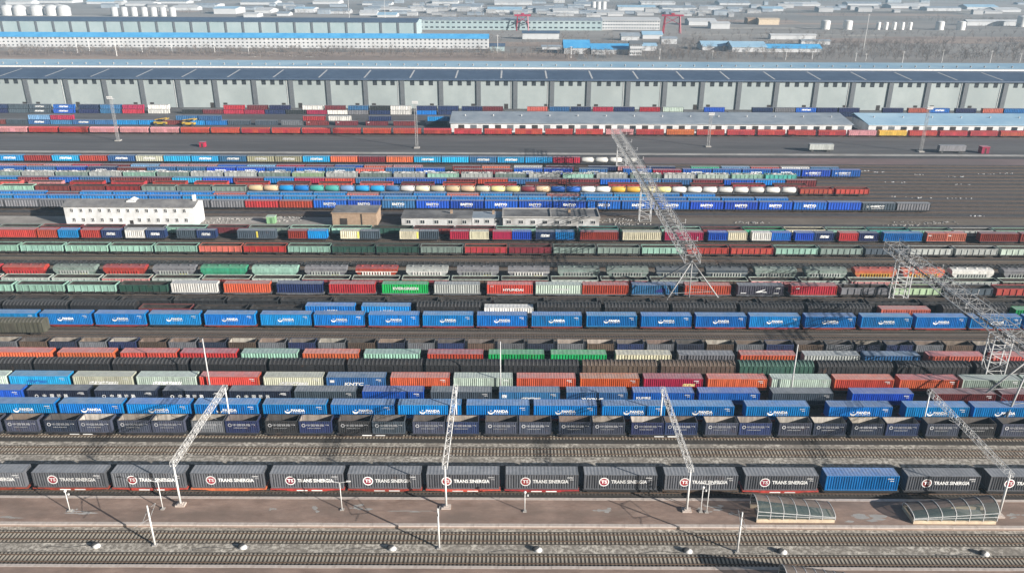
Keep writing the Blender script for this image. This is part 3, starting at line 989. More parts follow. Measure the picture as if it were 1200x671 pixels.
def which(descs, i, where, plural_dir='from the left'):
    """A phrase that singles item i out of its train."""
    d = descs[i]
    same = [k for k, e in enumerate(descs) if e == d]
    if len(same) == 1:
        lab = f"only {d} in the {where}"
    else:
        lab = None
        if 0 < i < len(descs) - 1 and (descs[i - 1] != d or descs[i + 1] != d):
            trio = (descs[i - 1], d, descs[i + 1])
            if sum(1 for k in range(1, len(descs) - 1) if (descs[k - 1], descs[k], descs[k + 1]) == trio) == 1:
                a, c = (' '.join(x.split()[:1 if '-' in x.split()[0] or len(x.split()) < 3 else 2]) for x in (descs[i - 1], descs[i + 1]))
                cand = f"{d} between {a} and {c} ones in the {where}"
                if len(cand.split()) <= 14 and cand not in USED:
                    lab = cand
        if lab is None:
            lab = f"{ORD[same.index(i)]} {d} {plural_dir} in the {where}"
    k = 2
    while lab in USED:
        lab = f"{ORD[same.index(i)]} {d} from the left in the {where}"
        if lab in USED:
            lab = f"{d} {ORD[i]} from the left in the {where}"
        break
    USED.add(lab)
    return lab

def train(where, Y, data, group, lod, sill='ch', stencil=(), y_shift=0.0):
    items = []
    for tok in data.split():
        p = tok.split(':')
        a, b = re.match(r'(-?[\d.]+)-(-?[\d.]+)$', p[0]).groups()
        cls, col = p[1][0], p[1][1:3]
        mk = p[2] if len(p) > 2 and p[2] else None
        cx = (float(a) + float(b)) / 2
        items.append([gx(cx, Y - 1.2, 2.5), cls, col, mk, p[3] if len(p) > 3 else None])
    items.sort(key=lambda r: r[0])
    if Y < 260:                      # the train goes on a little past both edges of the picture
        for end in (0, -1):
            e = list(items[end])
            e[0] += (CLASSLEN[e[1]] + 1.15) * (-1 if end == 0 else 1)
            items.insert(0 if end == 0 else len(items), e)
    for _ in range(30):
        for i in range(1, len(items)):
            need = (CLASSLEN[items[i][1]] + CLASSLEN[items[i - 1][1]]) / 2 + (0.25 if items[i][1] in 'FSTOK' and items[i - 1][1] in 'FSTOK' else 0.95)
            d = need - (items[i][0] - items[i - 1][0])
            if d > 0:
                items[i][0] += d / 2
                items[i - 1][0] -= d / 2
    lim = 598.0 / sc(Y - 1.2, 2.5)
    items = [it + [it[0] + CLASSLEN[it[1]] / 2 < -lim or it[0] - CLASSLEN[it[1]] / 2 > lim] for it in items]
    descs = []
    for X, cls, col, mk, ex, out in items:
        if out:
            continue
        descs.append(' '.join(w for w in (PAL[col][1], MARKWORD.get(mk) if mk else None, NOUN[cls]) if w))
    i = -1
    for X, cls, col, mk, ex, out in items:
        if out:
            side = 'left' if X < 0 else 'right'
            k = sum(1 for u in USED if u.startswith('beyond the ' + side) and u.endswith(where))
            lab = f"beyond the {side} edge, {ORD[k]} {PAL[col][1]} {NOUN[cls].split()[-1]} of the {where}"
            USED.add(lab)
        else:
            i += 1
            lab = which(descs, i, where)
        if cls in 'FSTOK':
            li = None
            if cls == 'O':
                li = RND.choice([(0.36, 0.31, 0.26), (0.20, 0.15, 0.12), (0.42, 0.38, 0.33), (0.14, 0.12, 0.11), (0.10, 0.09, 0.085)])
            container(cls, X, Y, DECK, col, mk, lod, lab, group, li)
        elif cls == 'G':
            gondola(X, Y, col, lod, lab, group, rim=mk if mk in PAL else None, load=ex)
        elif cls == 'B':
            box_wagon(X, Y, col, lod, lab, group)
        elif cls in 'Hh':
            hopper(X, Y, col, lod, lab, group, ribcol=ex, smooth=cls == 'h', mark=mk)
        elif cls == 'E':
            flat_wagon(X, Y, 12.9, pc(col), lod, lab, group)
    # flat wagons under the boxes
    grp = []
    for X, cls, col, mk, ex, out in items:
        if cls not in 'FSTOK':
            continue
        h = CLASSLEN[cls] / 2
        if grp and X - h - grp[-1][1] < 0.6 and X + h - grp[-1][0] < 26:
            grp[-1][1] = X + h
        else:
            grp.append([X - h, X + h])
    n = len(grp)
    seen = -1
    for i, (a, b) in enumerate(grp):
        gap_l = (a - grp[i - 1][1]) if i else 2
        gap_r = (grp[i + 1][0] - b) if i < n - 1 else 2
        L = (b - a) + max(0.0, min(0.5, min(gap_l, gap_r) - 0.75))
        L = max(L, 12.5) if min(gap_l, gap_r) > 7.5 else L
        s = sill
        if b < -lim or a > lim:
            lab = f"flat wagon beyond the {'left' if a < 0 else 'right'} edge, number {ORD[i]} under the {where}"
        else:
            seen += 1
            lab = f"{ORD[seen]} flat wagon from the left under the {where}"
        if isinstance(sill, dict):
            s = sill.get(i - 1, sill[None])
        flat_wagon((a + b) / 2, Y, L, pc(s), lod, lab, 'flat wagons under the containers', stencil=(i - 1) in stencil)
# ------------------------------------------------------------------ ground sheets
PYF = gy(582.5, 0.5)
sheet('plain', -4000, 4000, 560, 6000, -0.06, 'plain')
sheet('ground', -4000, 4000, -300, 560, -0.04, 'earth')
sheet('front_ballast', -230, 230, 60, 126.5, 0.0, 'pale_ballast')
sheet('shade_toned_ballast', -230, 230, PYF, 119.4, 0.003, 'yard_ballast')  # dark ground, with the platform train's shadow also put into its colour
sheet('yard_ballast', -420, 420, 126.5, 252, 0.0, 'yard_ballast')
sheet('ballast_strip', -260, 260, 165.2, 175.0, 0.004, 'brown_ballast')
sheet('ballast_strip', -300, 300, 211.5, 226.8, 0.004, 'brown_ballast')
sheet('service_yard', -420, 420, 252, 275, -0.004, 'dark_yard')
sheet('service_yard_sand', -240, -62, 252.5, 268.5, 0.004, 'sandy_yard')
sheet('service_yard_sand', 30, 240, 262.5, 270.5, 0.004, 'brown_ballast')
sheet('dark_ballast', -420, 420, 275, 371, 0.0, 'dark_yard')
sheet('red_earth_strip', 60, 420, 352, 364, 0.004, 'red_earth')
sheet('container_road', -480, 480, 371, 409, 0.012, 'asphalt')
sheet('road_edge', -480, 480, 369.2, 373.2, 0.016, 'pale_concrete')
sheet('stacking_yard', -480, 480, 409, 560, 0.004, 'asphalt')
sheet('dirt_track', -1500, 1500, 604, 622, 0.0, 'sandy_yard')
sheet('dirt_bank', -1500, 60, 622, 830, 0.004, 'brown_field')

# ------------------------------------------------------------------ railway tracks
SLEEPER = MB().box(-0.14, 0.14, -1.3, 1.3, -0.1, 0.02)
def sleeper_run(L, mat):
    b = MB()
    n = int(L / 0.62)
    rd = random.Random(2)
    for i in range(n):
        x = -L / 2 + i * 0.62 + rd.uniform(-0.03, 0.03)
        b.box(x - 0.15, x + 0.15, -1.28, 1.28, -0.06, 0.045)
    return b.mesh('sleepers', mat)
def rail_mesh(L):
    b = MB()
    b.box(-L / 2, L / 2, -0.07, 0.07, 0.046, 0.066)
    b.box(-L / 2, L / 2, -0.02, 0.02, 0.066, 0.13)
    b.box(-L / 2, L / 2, -0.037, 0.037, 0.13, RZ)
    return b.mesh('rail', 'rail_steel')
RUNS = {m: {L: sleeper_run(L, m) for L in (300, 620)} for m in ('sleeper_concrete', 'sleeper_dark')}
RAILS = {300: rail_mesh(300), 620: rail_mesh(620)}
SLP1 = MB().box(-0.15, 0.15, -1.28, 1.28, -0.06, 0.05).mesh('sleeper', 'sleeper_concrete')
BED = MB()
BED.face([(-150, -1.5, 0.012), (150, -1.5, 0.012), (150, 1.5, 0.012), (-150, 1.5, 0.012)])
BED = BED.mesh('bed', 'oily_ballast')
def track(Y, mat='sleeper_dark', single=False, X0=None):
    o = bpy.data.objects.new('railway_track', None)
    COL.objects.link(o)
    o.location = (0, Y, 0)
    o['kind'] = 'structure'
    L = 300 if Y < 190 else 620
    if Y < 192:
        put('bed', BED, o)
    for s in (-1, 1):
        put('rail', RAILS[L], o, (0, s * 0.755, 0))
    if single:
        for i in range(280):
            put('sleeper', SLP1, o, ((i - 139.5) * 0.62 + RND.uniform(-0.02, 0.02), RND.uniform(-0.03, 0.03), 0))
        b = MB()
        for s in (-1, 1):
            for i in range(80):
                x = s * (140 * 0.62 + i * 0.62)
                b.box(x - 0.13, x + 0.13, -1.28, 1.28, -0.06, 0.05)
        p = put('sleepers', b.mesh('sleepers', 'sleeper_concrete'), o)
        p['kind'] = 'stuff'
    else:
        p = put('sleepers', RUNS[mat][L], o)
        p['kind'] = 'stuff'
    return o
YT1, YT2 = gy(655.5, 0.1), gy(629.5, 0.1)
track(YT1, 'sleeper_concrete', True)
track(YT2, 'sleeper_concrete', True)
track(gy(528.5, 0.1), 'sleeper_concrete')

YR = dict(ts=112.3, ot=129.2, p2=134.7, cr=140.4, r8=146.2, r9=151.4, r10=157.0, r11=162.4, p1=177.1, r14=182.3, r15=187.6,
          r16=197.7, r17=202.7, r18=207.8, r20=229.6, r21=243.0, r22=247.8, r23=277.3, r24=282.2, r25=287.2, r26=298.7, r27=304.6, r28=310.0,
          r29=320.6, r30=326.0, r31=331.6, r32=348.6, r33=413.5)
for k, y in YR.items():
    track(y, 'sleeper_concrete' if k == 'ot' else 'sleeper_dark')  # platform train's sleepers dark too: shade under its wagons put into the colour
for y in (gy(393.5, 0.1), 214.5, 219.6, 224.4, 234.6, 292.6, 314.8, 337.5, 343.0, 270.8):
    track(y, 'sleeper_dark')

# ------------------------------------------------------------------ platforms
def platform(name, y0, y1, hgt, seed):
    o = bpy.data.objects.new(name, None)
    COL.objects.link(o)
    o['kind'] = 'structure'
    X = 150
    b = MB().box(-X, X, y0 + 0.02, y1 - 0.02, 0, hgt - 0.004)
    put('paving', b.mesh('paving', 'platform_paving'), o)
    sl = MB().box(-1.98, 1.98, 0, 0.62, hgt - 0.2, hgt + 0.03).mesh('coping_slab', 'coping_stone')
    rd = random.Random(seed)
    n = 75
    for i in range(n):
        x = -X + 2 + i * 4.0
        for yy in (y0, y1 - 0.62):
            put('coping_slab', sl, o, (x, yy + rd.uniform(-0.02, 0.02), rd.uniform(-0.008, 0.008)))
    return o
PH = 0.5
PY0, PY1 = gy(616.0, PH), gy(582.5, PH)
platform('platform', PY0, PY1, PH, 1)
platform('near_platform', 70, gy(662.5, PH), PH, 2)
# patches of repaired concrete and a cable trench on the island platform
def patches():
    b = MB()
    rd = random.Random(9)
    for (px, py, w, d) in ((95, 603, 5.5, 0.5), (85, 600, 1.5, 1.6), (320, 597, 0.8, 0.8), (420, 595, 2.4, 1.2), (370, 597, 1.6, 1.4), (482, 599, 6, 0.35), (705, 597, 2.6, 1.3), (860, 600, 1.2, 0.8), (1015, 604, 5, 1.6), (835, 594, 3, 1.4), (1190, 601, 2.5, 1.2), (15, 608, 4, 0.5)):
        Y = gy(py, PH)
        X = gx(px, Y, PH)
        for s in range(9):
            n = 7
            cx, cy, k = X + rd.gauss(0, w * 0.3), Y + rd.gauss(0, d * 0.3), rd.uniform(0.12, 0.35)
            b.face([(cx + w * k * math.cos(2 * math.pi * i / n) * rd.uniform(0.4, 1.1), cy + d * k * math.sin(2 * math.pi * i / n) * rd.uniform(0.4, 1.1), PH + 0.001 + 0.0007 * s) for i in range(n)])
    o = put('paving_patches', b.mesh('paving_patches', 'pale_concrete'))
    o['kind'] = 'stuff'
    o['label'] = 'pale worn concrete patches on the brown platform paving'
patches()

# ------------------------------------------------------------------ the trains
S_TS = {None: 'ch', 0: 'rd', 1: 'rd', 2: 'rd', 3: 'or', 4: 'rd', 5: 'rd', 6: 'or', 7: 'rd', 9: 'br', 10: 'rd'}
train('grey platform train', YR['ts'],
 '-57-31:Fvg:ts 36-128:Fvg:ts 130-220:Fvg:ts 222-313:Fvg:ts 316-405:Fvg:ts 409-494:Fvg:ts 501-586:Fvg:ts 594-678:Fvg:ts 686-770:Fvg:ts 780-865:Fvg:ts 873-960:Fvg:ts 966-1056:Fbl 1060-1152:Fvg:ts 1156-1250:Fvg:ts',
 'grey containers on the platform train', 0, S_TS, (1, 2, 4, 5, 6, 7, 10))
train('front open-top box train', YR['ot'],
 '7-45:Osn:co 53-91:Odn:co 92-132:Osn:co 139-177:Osn:co 178-217:Osn:co 227-262:Ovg:co 265-302:Onv:co 313-348:Och:co 352-388:Onv:co 397-435:Och:co 438-474:Osl:co 485-522:Osn:co 525-560:Onv:co 571-606:Osn:co 609-646:Osn:co 657-693:Odn:co 695-732:Osn:co 743-777:Onv:co 780-817:Onv:co 829-864:Osn:co 866-905:Onv:co 915-950:Osn:co 953-993:Odn:co 1000-1035:Odn:co 1037-1079:Onv:co 1088-1123:Osn:co 1128-1168:Och:co 1177-1212:Osn:co 1214-1250:Odn:co',
 'open-top boxes in front', 0, 'ch', (1, 5, 9))
train('nearer blue train', YR['p2'],
 '-50-24:Fbl:pa 28-68:Fbl:pa 68-147:Fbl:pa 148-225:Fbl:pa 228-304:Fbl:pa 308-384:Fbl:pa 389-462:Fbl:pa 468-540:Fbl:pa 548-620:Fbl:pa 627-699:Fbl:pa 707-779:Fbl:pa 787-860:Fbl:pa 874-949:Fbl:pa 970-1047:Fbl:pa 1060-1137:Fbl:pa 1140-1216:Fbl:pa'.replace('28-68', '-10-66').replace('-50-24:Fbl:pa ', ''),
 'blue lettered containers of the second blue train', 0, 'dr')
train('navy and slate train', YR['cr'],
 '-46-27:Srb 30-107:Sdn:cr 110-185:Sdn:cr 190-265:Sdn:cr 270-340:Sdn:cr 345-418:Ssl 425-497:Srb 506-576:Ssl 586-656:Sst:sb 665-735:Sst:fr 743-813:Srb:ru 819-891:Srb 905-977:Ssl 997-1072:Srb 1095-1167:Smr',
 'containers of the navy train', 0, 'ch')
train('orange and white train', YR['r8'],
 '-62-9:Spm 10-83:Scy:dt 85-157:Sgc:pw 160-231:Spm:pw 234-304:Sor 309-379:Sgc:pw 383-452:Sst:kn 458-527:Sor 533-600:Spm 607-674:Sor 681-749:Sob 756-823:Scr:lg 831-898:Sor 903-975:Spm 978-1048:Sor 1055-1123:Sor 1128-1197:Spm 1200-1270:Spm',
 'containers of the orange and white train', 0, 'ch')
train('ribbed charcoal train', YR['r9'],
 '-42-47:Bch 50-142:Bch 143-235:Bch 235-323:Bch 323-410:Bch 412-498:Bch 501-587:Bch 590-675:Bch 678-766:Bbr 770-858:Bbr 862-947:Bdg 952-1037:Bch 1040-1127:Bch 1130-1217:Bch',
 'ribbed charcoal box wagons', 1)
train('green and mint train', YR['r10'],
 '-8-63:Sor 66-136:Sor 140-209:Sor 211-278:Srd 283-349:Smn 355-421:Sor 427-492:Smn 502-566:Srd 574-637:Sgr 647-710:Sgr 722-787:Scm 796-860:Sgy 868-933:Sor 942-1008:Slg 1012-1079:Sst 1088-1153:Ssm 1163-1230:Ssm',
 'containers of the green and mint train', 1, 'ch')
train('small open-top train', YR['r11'],
 ' '.join(f'{x}-{x + 32}:O{c}' for x, c in zip(range(-12, 1230, 35), 'vg br dn vg nv br vg dn br vg nv vg br dn vg nv br vg dn vg br nv vg dn br vg nv br vg dn nv vg br dn vg nv'.split())),
 'small open-top boxes by the bare track', 1, 'ch')
train('long middle blue train', YR['p1'],
 '-18-45:Fbl:pa 46-108:Fbl:pa 110-172:Fbl:pa 174-235:Fbl:pa 239-300:Fbl:pa 305-365:Fbl:pa 368-427:Fbl:pa 432-491:Fbl:pa 496-554:Fbl:pa 560-617:Fbl:pa 624-681:Fbl:pa 688-746:Fbl:pa 752-810:Fbl:pa 815-875:Fbl:pa 878-938:Fbl:pa 943-1003:Fbl:pa 1009-1069:Fbl:pa 1073-1133:Fbl:pa 1137-1197:Fbl:pa 1201-1260:Fbl:pa',
 'blue lettered containers of the long blue train', 0, {None: 'dr', 3: 'ch', 5: 'ch', 11: 'ch'})
train('dark mixed train', YR['r14'],
 '6-82:Bch 86-163:Bch 165-223:Gmr 228-287:Gkk::coal 291-352:Gkk::coal 355-413:Fby:pa 424-481:Fby:pa 490-568:Bch 573-628:Swh 634-707:Bch 710-782:Bch 785-861:Bch 862-937:Bch 940-1017:Bch 1030-1092:Ssm 1102-1180:Bch 1187-1250:Sgr',
 'wagons of the dark train', 1, 'ch')
train('charcoal open-wagon train', YR['r15'],
 ' '.join(f'{x}-{x + 58}:Gch:dk:coal' for x in range(-40, 1240, 62)),
 'charcoal open wagons', 1)
train('train with green lettered container', YR['r16'],
 '-42-16:Gmn 18-77:Gmn 78-137:Gmn 138-197:Gdg 200-255:Swh 262-316:Sor 325-377:Snv 386-439:Srd 448-501:Sgr:ev 510-561:Slg 572-623:Sor:hy 628-681:Spm:ca 684-735:Srd 741-794:Sst:pt 803-856:Sor 865-918:Ssp:wg 928-980:Srd:sw 986-1041:Ggy 1048-1103:Gpl 1106-1164:Gsl 1166-1222:Grd',
 'wagons of the mixed train', 1, 'vg')
cs = 'pk lg lg pk lg mr lg mr mr mr br mr lg mr gy br pk lg pk gy lg br pk'.split()
train('half-hidden wagon row below the hoppers', YR['r17'],
 ' '.join(f'{x}-{x + 55}:G{c}:pm:' for x, c in zip(range(-50, 1230, 58), cs)), 'open wagons behind the mixed train', 1)
train('hopper train', YR['r18'],
 '4-54:Hrd:w:rd 63-113:Hgg:y:lg 122-171:Hrd:w:rd 181-228:Hgy:y:lg 234-291:hsg 294-351:hmn 359-405:Hgy:y:lg 419-464:Hrd::wh 478-523:Hlg::wh 538-582:Hgy:y:lg 598-641:Hgy:y:wh 656-700:Hgg::lg 713-757:Hgg::lg 771-815:Hsl::lg 830-872:Hsl::lg 887-930:Hgg::lg 945-989:Hgg::lg 1002-1048:Hor::ye 1059-1103:Hor::ye 1115-1162:Hwh::lg 1176-1222:Hgy::lg',
 'hopper wagons', 1)
train('long mint-led wagon train', YR['r20'],
 '-21-29:Gmn 31-81:Gmn 83-133:Gmn 135-184:Gmn 186-236:Gmn 238-287:Gsm 289-337:Grs 340-389:Gmn 391-440:Gdg 442-492:Gdg 494-542:Ggg 544-594:Grd 596-646:Gdr 648-696:Ggg 699-748:Ggg 750-800:Gmn 803-851:Grs 853-902:Grd 904-954:Gmn 957-1006:Ggg 1008-1058:Gsl 1060-1110:Glg 1112-1162:Glg 1164-1214:Gpm',
 'open wagons of the green-led train', 1)
train('short-container train', YR['r21'],
 '-4-42:Srd 44-65:Trd 66-92:Tbl 95-116:Trd 117-142:Tnv:nb 146-169:Twh 170-193:Tnv:nb 207-228:Tsl 229-253:Tnv:nb 277-323:Ssl:yr 338-359:Tdr 360-383:Tbl 399-421:Tcm:ye 422-443:Tsl 468-491:Tcm:ye 492-512:Tsl 528-549:Tcr 550-572:Tcm 578-599:Tcr 600-622:Trb 629-649:Tnv:nb 650-673:Tbl 681-723:Sdr 730-774:Scm 780-823:Scr 831-852:Trb 853-875:Tcm 881-904:Twh 905-926:Trb 933-954:Trb 955-976:Tnv:nb 984-1005:Trd 1006-1030:Tnv:nb 1036-1080:Sbl 1088-1108:Tsm:sw 1109-1131:Tsm:sw 1149-1193:Sdr 1197-1240:Sdr',
 'containers before the white house', 1, 'ch')
cs = 'vg gg mr mr gy mn mr gg mn mn dg mr mr mn dg tl dg mn mr sg cm mn tl mn lg mn pm'.split()
train('wagon row touching the white house', YR['r22'],
 ' '.join(f'{x}-{x + 46}:G{c}:mn:' for x, c in zip(range(-42, 1230, 48), cs)).replace(':mn:', ''), 'open wagons in front of the white house', 1)
train('train beyond the white house', YR['r23'],
 '-34-4:Sgy 6-45:Sgy 48-86:Sgy 87-126:Sgy 129-166:Sgy 167-206:Sst 209-246:Sgy 247-286:Sgy 289-327:Srd 328-367:Srd 368-406:Frb:ea 407-446:Frb:ea 448-485:Fst:ea 486-526:Frb:ea 529-567:Frb:ea 568-606:Frb:ea 608-647:Frb:ea 648-686:Frb:ea 689-727:Frb:ea 728-766:Frb:ea 769-807:Frb:ea 808-846:Frb:ea 848-887:Frb:ea 888-926:Frb:ea 929-967:Frb:ea 968-1007:Frb 1011-1049:Ssl:ct 1051-1088:Sgy',
 'containers beyond the white house', 2, 'ch')
def seq(x0, x1, step, cls, cols, mk=''):
    cols = cols.split()
    return ' '.join(f'{x0 + i * step:.1f}-{x0 + (i + 1) * step - 1.2:.1f}:{cls}{cols[i % len(cols)]}{mk}' for i in range(int((x1 - x0) / step)))
train('all-blue far row', YR['r24'],
 seq(-20, 950, 39.2, 'F', 'by by bl by by by bl by'), 'blue boxes of the far yard', 2, 'ch')
train('row before the tank containers', YR['r25'],
 seq(-24, 60, 38.6, 'F', 'by') + ' 56-94:Smr ' + seq(95, 250, 38.4, 'F', 'by bl') + ' 252-289:Ssm 291-327:Fby 328-366:Fbl 368-404:Fby 406-444:Ssm 446-484:Fst 486-524:Fby 526-562:Ssm 564-600:Fby 601-638:Fst 640-676:Ssm 678-716:Fby 718-755:Fby 757-794:Fbl 800-838:Fby',
 'blue boxes of the far yard', 2, 'ch')
train('tank container row', YR['r26'],
 '4-45:Gmn 46-86:Gmr 87-127:Gmr 129-169:Gdr 170-209:Ggg 211-251:Ggg 252-291:Ggg '
 '293-309:Kpe 311-327:Kpe 329-345:Kbl 346-362:Kbl 364-380:Ktl 381-397:Ktl 400-415:Klb 416-432:Kcy 434-450:Kcy 451-467:Kst 470-485:Kwh 486-502:Kcm 505-521:Kcm 522-538:Kpe 540-556:Kpe 557-573:Kcm 575-591:Kpy 592-608:Kpy 611-626:Kmr 627-643:Kpe 646-662:Krb 663-679:Krb 681-697:Kwh 698-714:Kwh 717-733:Kye 734-750:Kye 752-768:Kpy 769-785:Kpy 788-803:Kwh 805-820:Kwh 822-838:Kwh 839-855:Kwh 858-873:Kwh 875-891:Kwh 893-908:Kwh 910-926:Kwh 928-967:Grd 971-1012:Grd',
 'tank containers', 2, 'ch')
cs = 'sm pk rd rd rd rd rd mr rd sm mr rd rd mr mr rd mr mr rd mr'.split()
train('red far wagon row', YR['r27'],
 ' '.join(f'{-16 + 48.5 * i:.1f}-{-16 + 48.5 * i + 40:.1f}:G{c}::scrap' for i, c in enumerate(cs)).replace('::scrap', ''), 'red open wagons of the far yard', 2)
train('far blue and maroon row', YR['r28'],
 seq(-10, 960, 35.6, 'S', 'bl mr rb st mr mr cy rb mr bl cr rd st rb rb mr rd st mr mr rb st st mr rb'), 'boxes of the far yard', 2, 'ch')
cs = 'gg lg gg lg mn gg lg lg gg pl lg gg lg mn lg gg lg mn lg gg lg pm mn tl'.split()
train('scrap-heaped wagon row', YR['r29'],
 ' '.join(f'{-14 + 39.6 * i:.1f}-{-14 + 39.6 * i + 36:.1f}:G{c}::scrap' for i, c in enumerate(cs)), 'wagons heaped with scrap', 2)
train('row behind the scrap wagons', YR['r30'],
 '-6-28:Frb:ea 31-64:Fst 66-100:Frb 103-136:Fnv:ea 138-171:Smr 173-206:Fst:ea 207-240:Fst 242-275:Frb:ea 276-310:Frb:ea 312-345:Frb:ea 347-380:Frb:ea 382-415:Fst:ea 417-450:Ssm 452-485:Fst 486-520:Frb:ea 533-566:Smr 567-600:Smr 602-635:Frb:ea 637-670:Frb:ea 672-676:Skk 678-712:Fst:ea 731-764:Frb:ea 766-798:Scr 800-833:Frb:ea 835-868:Frb 870-903:Frb:ea 905-938:Frb:ea 940-972:Frb:ct 974-1007:Frb:ct'.replace('672-676:Skk ', ''),
 'lettered boxes of the far yard', 2, 'ch')
train('far pink and red row', YR['r31'],
 seq(-12, 520, 33.4, 'S', 'pk sm pk cr mr lb pk pk rb lb cr mr rb sm pk mr') + ' 530-563:Smr 565-597:Ssm 602-635:Swh 640-672:Smr 690-722:Snv 724-756:Spk 758-790:Snv 810-842:Ssg 846-878:Slb 880-912:Ssm 916-948:Swh 950-982:Sst',
 'pink and red boxes', 2, 'ch')
train('cyan row beside the road', YR['r32'],
 '-6-27:Scy:li 29-59:Sdr 60-93:Scy:li 94-125:Srd 126-159:Sst:li 161-191:Sgc:li 191-224:Scy 225-257:Scy:li 257-289:Sst:li 291-321:Sol:li 322-354:Sol:li 356-387:Scy:li 388-419:Sor 421-452:Sdr 453-483:Sor 485-516:Scy:li 517-548:Scy 550-581:Sst:li 582-613:Scy:li 616-646:Scy 648-677:Scr 681-695:Kwh 696-710:Kwh 712-726:Kwh 727-741:Kwh',
 'containers beside the container road', 2, 'ch')
cols = 'pk pk rd rd pk pk pk rd rd rd rd rd rd rs rd rd rd rd rd rd rd pk rd ob rd rd rd rd rd pk ye rd rd rd rd rd'.split()
def red_wagons():
    Y = YR['r33']
    xs = [-22 + 35.6 * i for i in range(36)]
    d = [PAL[c][1] + ' ribbed box wagon' for c in cols]
    for i, x in enumerate(xs):
        box_wagon(gx(x, Y - 1.4, 2.5), Y, cols[i], 2, which(d, i, 'red wagon row'), 'red wagons along the container road', L=14.2, H=3.5)
red_wagons()
# the grey box wagon parked on the bare track and empties in the dark gap
box_wagon(gx(22, gy(392, 0) + 1.4, 2.5), gy(393.5, 0.1), 'og', 1, 'lone olive-grey box wagon parked on the bare track', None, L=15.8, H=4.1)
train('low dark flat-wagon row', 219.6, ' '.join(f'{x}-{x + 50}:Edk' for x in range(-20, 1220, 54)), 'empty flat wagons', 1)
# ------------------------------------------------------------------ lattice work
def truss(b, p0, p1, w, hgt, bay, r, rl, up=(0, 0, 1)):
    """Box truss with four chords and crossed lacing between p0 and p1; returns chord and lacing builders."""
    p0, p1 = Vector(p0), Vector(p1)
    d = (p1 - p0)
    L = d.length
    d.normalize()
    u = Vector(up)
    s = d.cross(u).normalized()
    u = s.cross(d).normalized()
    n = max(2, int(round(L / bay)))
    ch, la = b
    cor = [(-w / 2, -hgt / 2), (w / 2, -hgt / 2), (w / 2, hgt / 2), (-w / 2, hgt / 2)]
    P = lambda i, c: p0 + d * (L * i / n) + s * cor[c][0] + u * cor[c][1]
    for c in range(4):
        ch.bar(P(0, c), P(n, c), r, 4)
    for i in range(n):
        for c in range(4):
            e = (c + 1) % 4
            if (i + c) % 2:
                la.bar(P(i, c), P(i + 1, e), rl, 3, caps=False)
            else:
                la.bar(P(i, e), P(i + 1, c), rl, 3, caps=False)
    for i in range(0, n + 1):
        for c in range(4):
            la.bar(P(i, c), P(i, (c + 1) % 4), rl, 3, caps=False)

def catenary_portal(px, py, ytop_far, label):
    """White portal: a tapered mast on the platform, a lattice beam over the tracks, a mast between the trains."""
    Y0 = gy(py, PH)
    X = gx(px, Y0, PH)
    zt = 8.6
    Y1 = gy(ytop_far, zt)
    rt = root('catenary_portal', label, 'catenary portal', (X, Y0, PH), 'white portals over the front tracks')
    z = zt - PH
    m = MB().bar((0, 0, 0.25), (0, 0, z), 0.2, 10, 0.13, smooth=True)
    put('mast', m.mesh('mast', 'white_steel'), rt)
    put('footing', MB().box(-0.75, 0.75, -0.55, 0.55, 0.0, 0.28).box(-0.4, 0.4, -0.4, 0.4, 0.281, 0.42).mesh('footing', 'coping_stone'), rt)
    D = Y1 - Y0
    m = MB().bar((0, D, -PH + 0.1), (0, D, z), 0.17, 10, 0.12, smooth=True)
    put('mast', m.mesh('mast', 'white_steel'), rt)
    ch, la = MB(), MB()
    truss((ch, la), (0, -0.3, z), (0, D + 0.3, z), 0.8, 0.75, 1.15, 0.042, 0.022)
    bm = put('beam', ch.mesh('beam', 'white_steel'), rt)
    put('lacing', la.mesh('lacing', 'white_steel'), bm)
    # hangers for the contact wire over each track below
    h = MB()
    for Yt in (YR['ts'], gy(528.5, 0.1), YR['ot'], YR['p2']):
        if Y0 + 1 < Yt < Y1 - 0.5:
            h.bar((0, Yt - Y0, z - 0.3), (0, Yt - Y0, z - 1.5), 0.04, 5)
            h.bar((0, Yt - Y0, z - 1.4), (1.0, Yt - Y0, z - 1.9), 0.03, 5)
    put('hanger', h.mesh('hanger', 'weathered_zinc'), rt)
    return rt
catenary_portal(213, 593, 455, 'leftmost of the four white lattice portals over the front tracks')
catenary_portal(524, 594.5, 453, 'white lattice portal standing almost head-on above the platform middle')
catenary_portal(805.5, 597, 455, 'white lattice portal with a twin-armed lamp just right of its foot')
catenary_portal(1171, 602, 457, 'white lattice portal beside the glazed stair shelter at the right')

def cantilever_mast(px, py, hgt, label, arm=1):
    Y = gy(py, 0)
    X = gx(px, Y, 0)
    rt = root('catenary_mast', label, 'catenary mast', (X, Y, 0), 'catenary masts between the front tracks')
    put('mast', MB().bar((0, 0, 0), (0, 0, hgt), 0.17, 10, 0.11, smooth=True).mesh('mast', 'white_steel'), rt)
    put('footing', MB().box(-0.35, 0.35, -0.35, 0.35, -0.05, 0.14).mesh('footing', 'pale_concrete'), rt)
    b = MB()
    for s in (-1, 1):
        b.bar((0, 0, hgt - 0.7), (0.1, s * 2.3, hgt - 1.3), 0.035, 5)
        b.bar((0, 0, hgt - 2.4), (0.1, s * 2.3, hgt - 1.3), 0.04, 5)
        b.bar((0.1, s * 1.3, hgt - 1.75), (-1.3, s * 2.4, hgt - 2.2), 0.03, 5)
    put('cantilever', b.mesh('cantilever', 'weathered_zinc'), rt)
    b = MB()
    for s in (-1, 1):
        for k in range(3):
            b.bar((0.02, s * (0.4 + 0.12 * k), hgt - 0.8 - 0.03 * k), (0.02, s * (0.45 + 0.12 * k), hgt - 0.82 - 0.03 * k), 0.09, 8)
    put('insulator', b.mesh('insulator', 'interior_dark'), rt)
    return rt
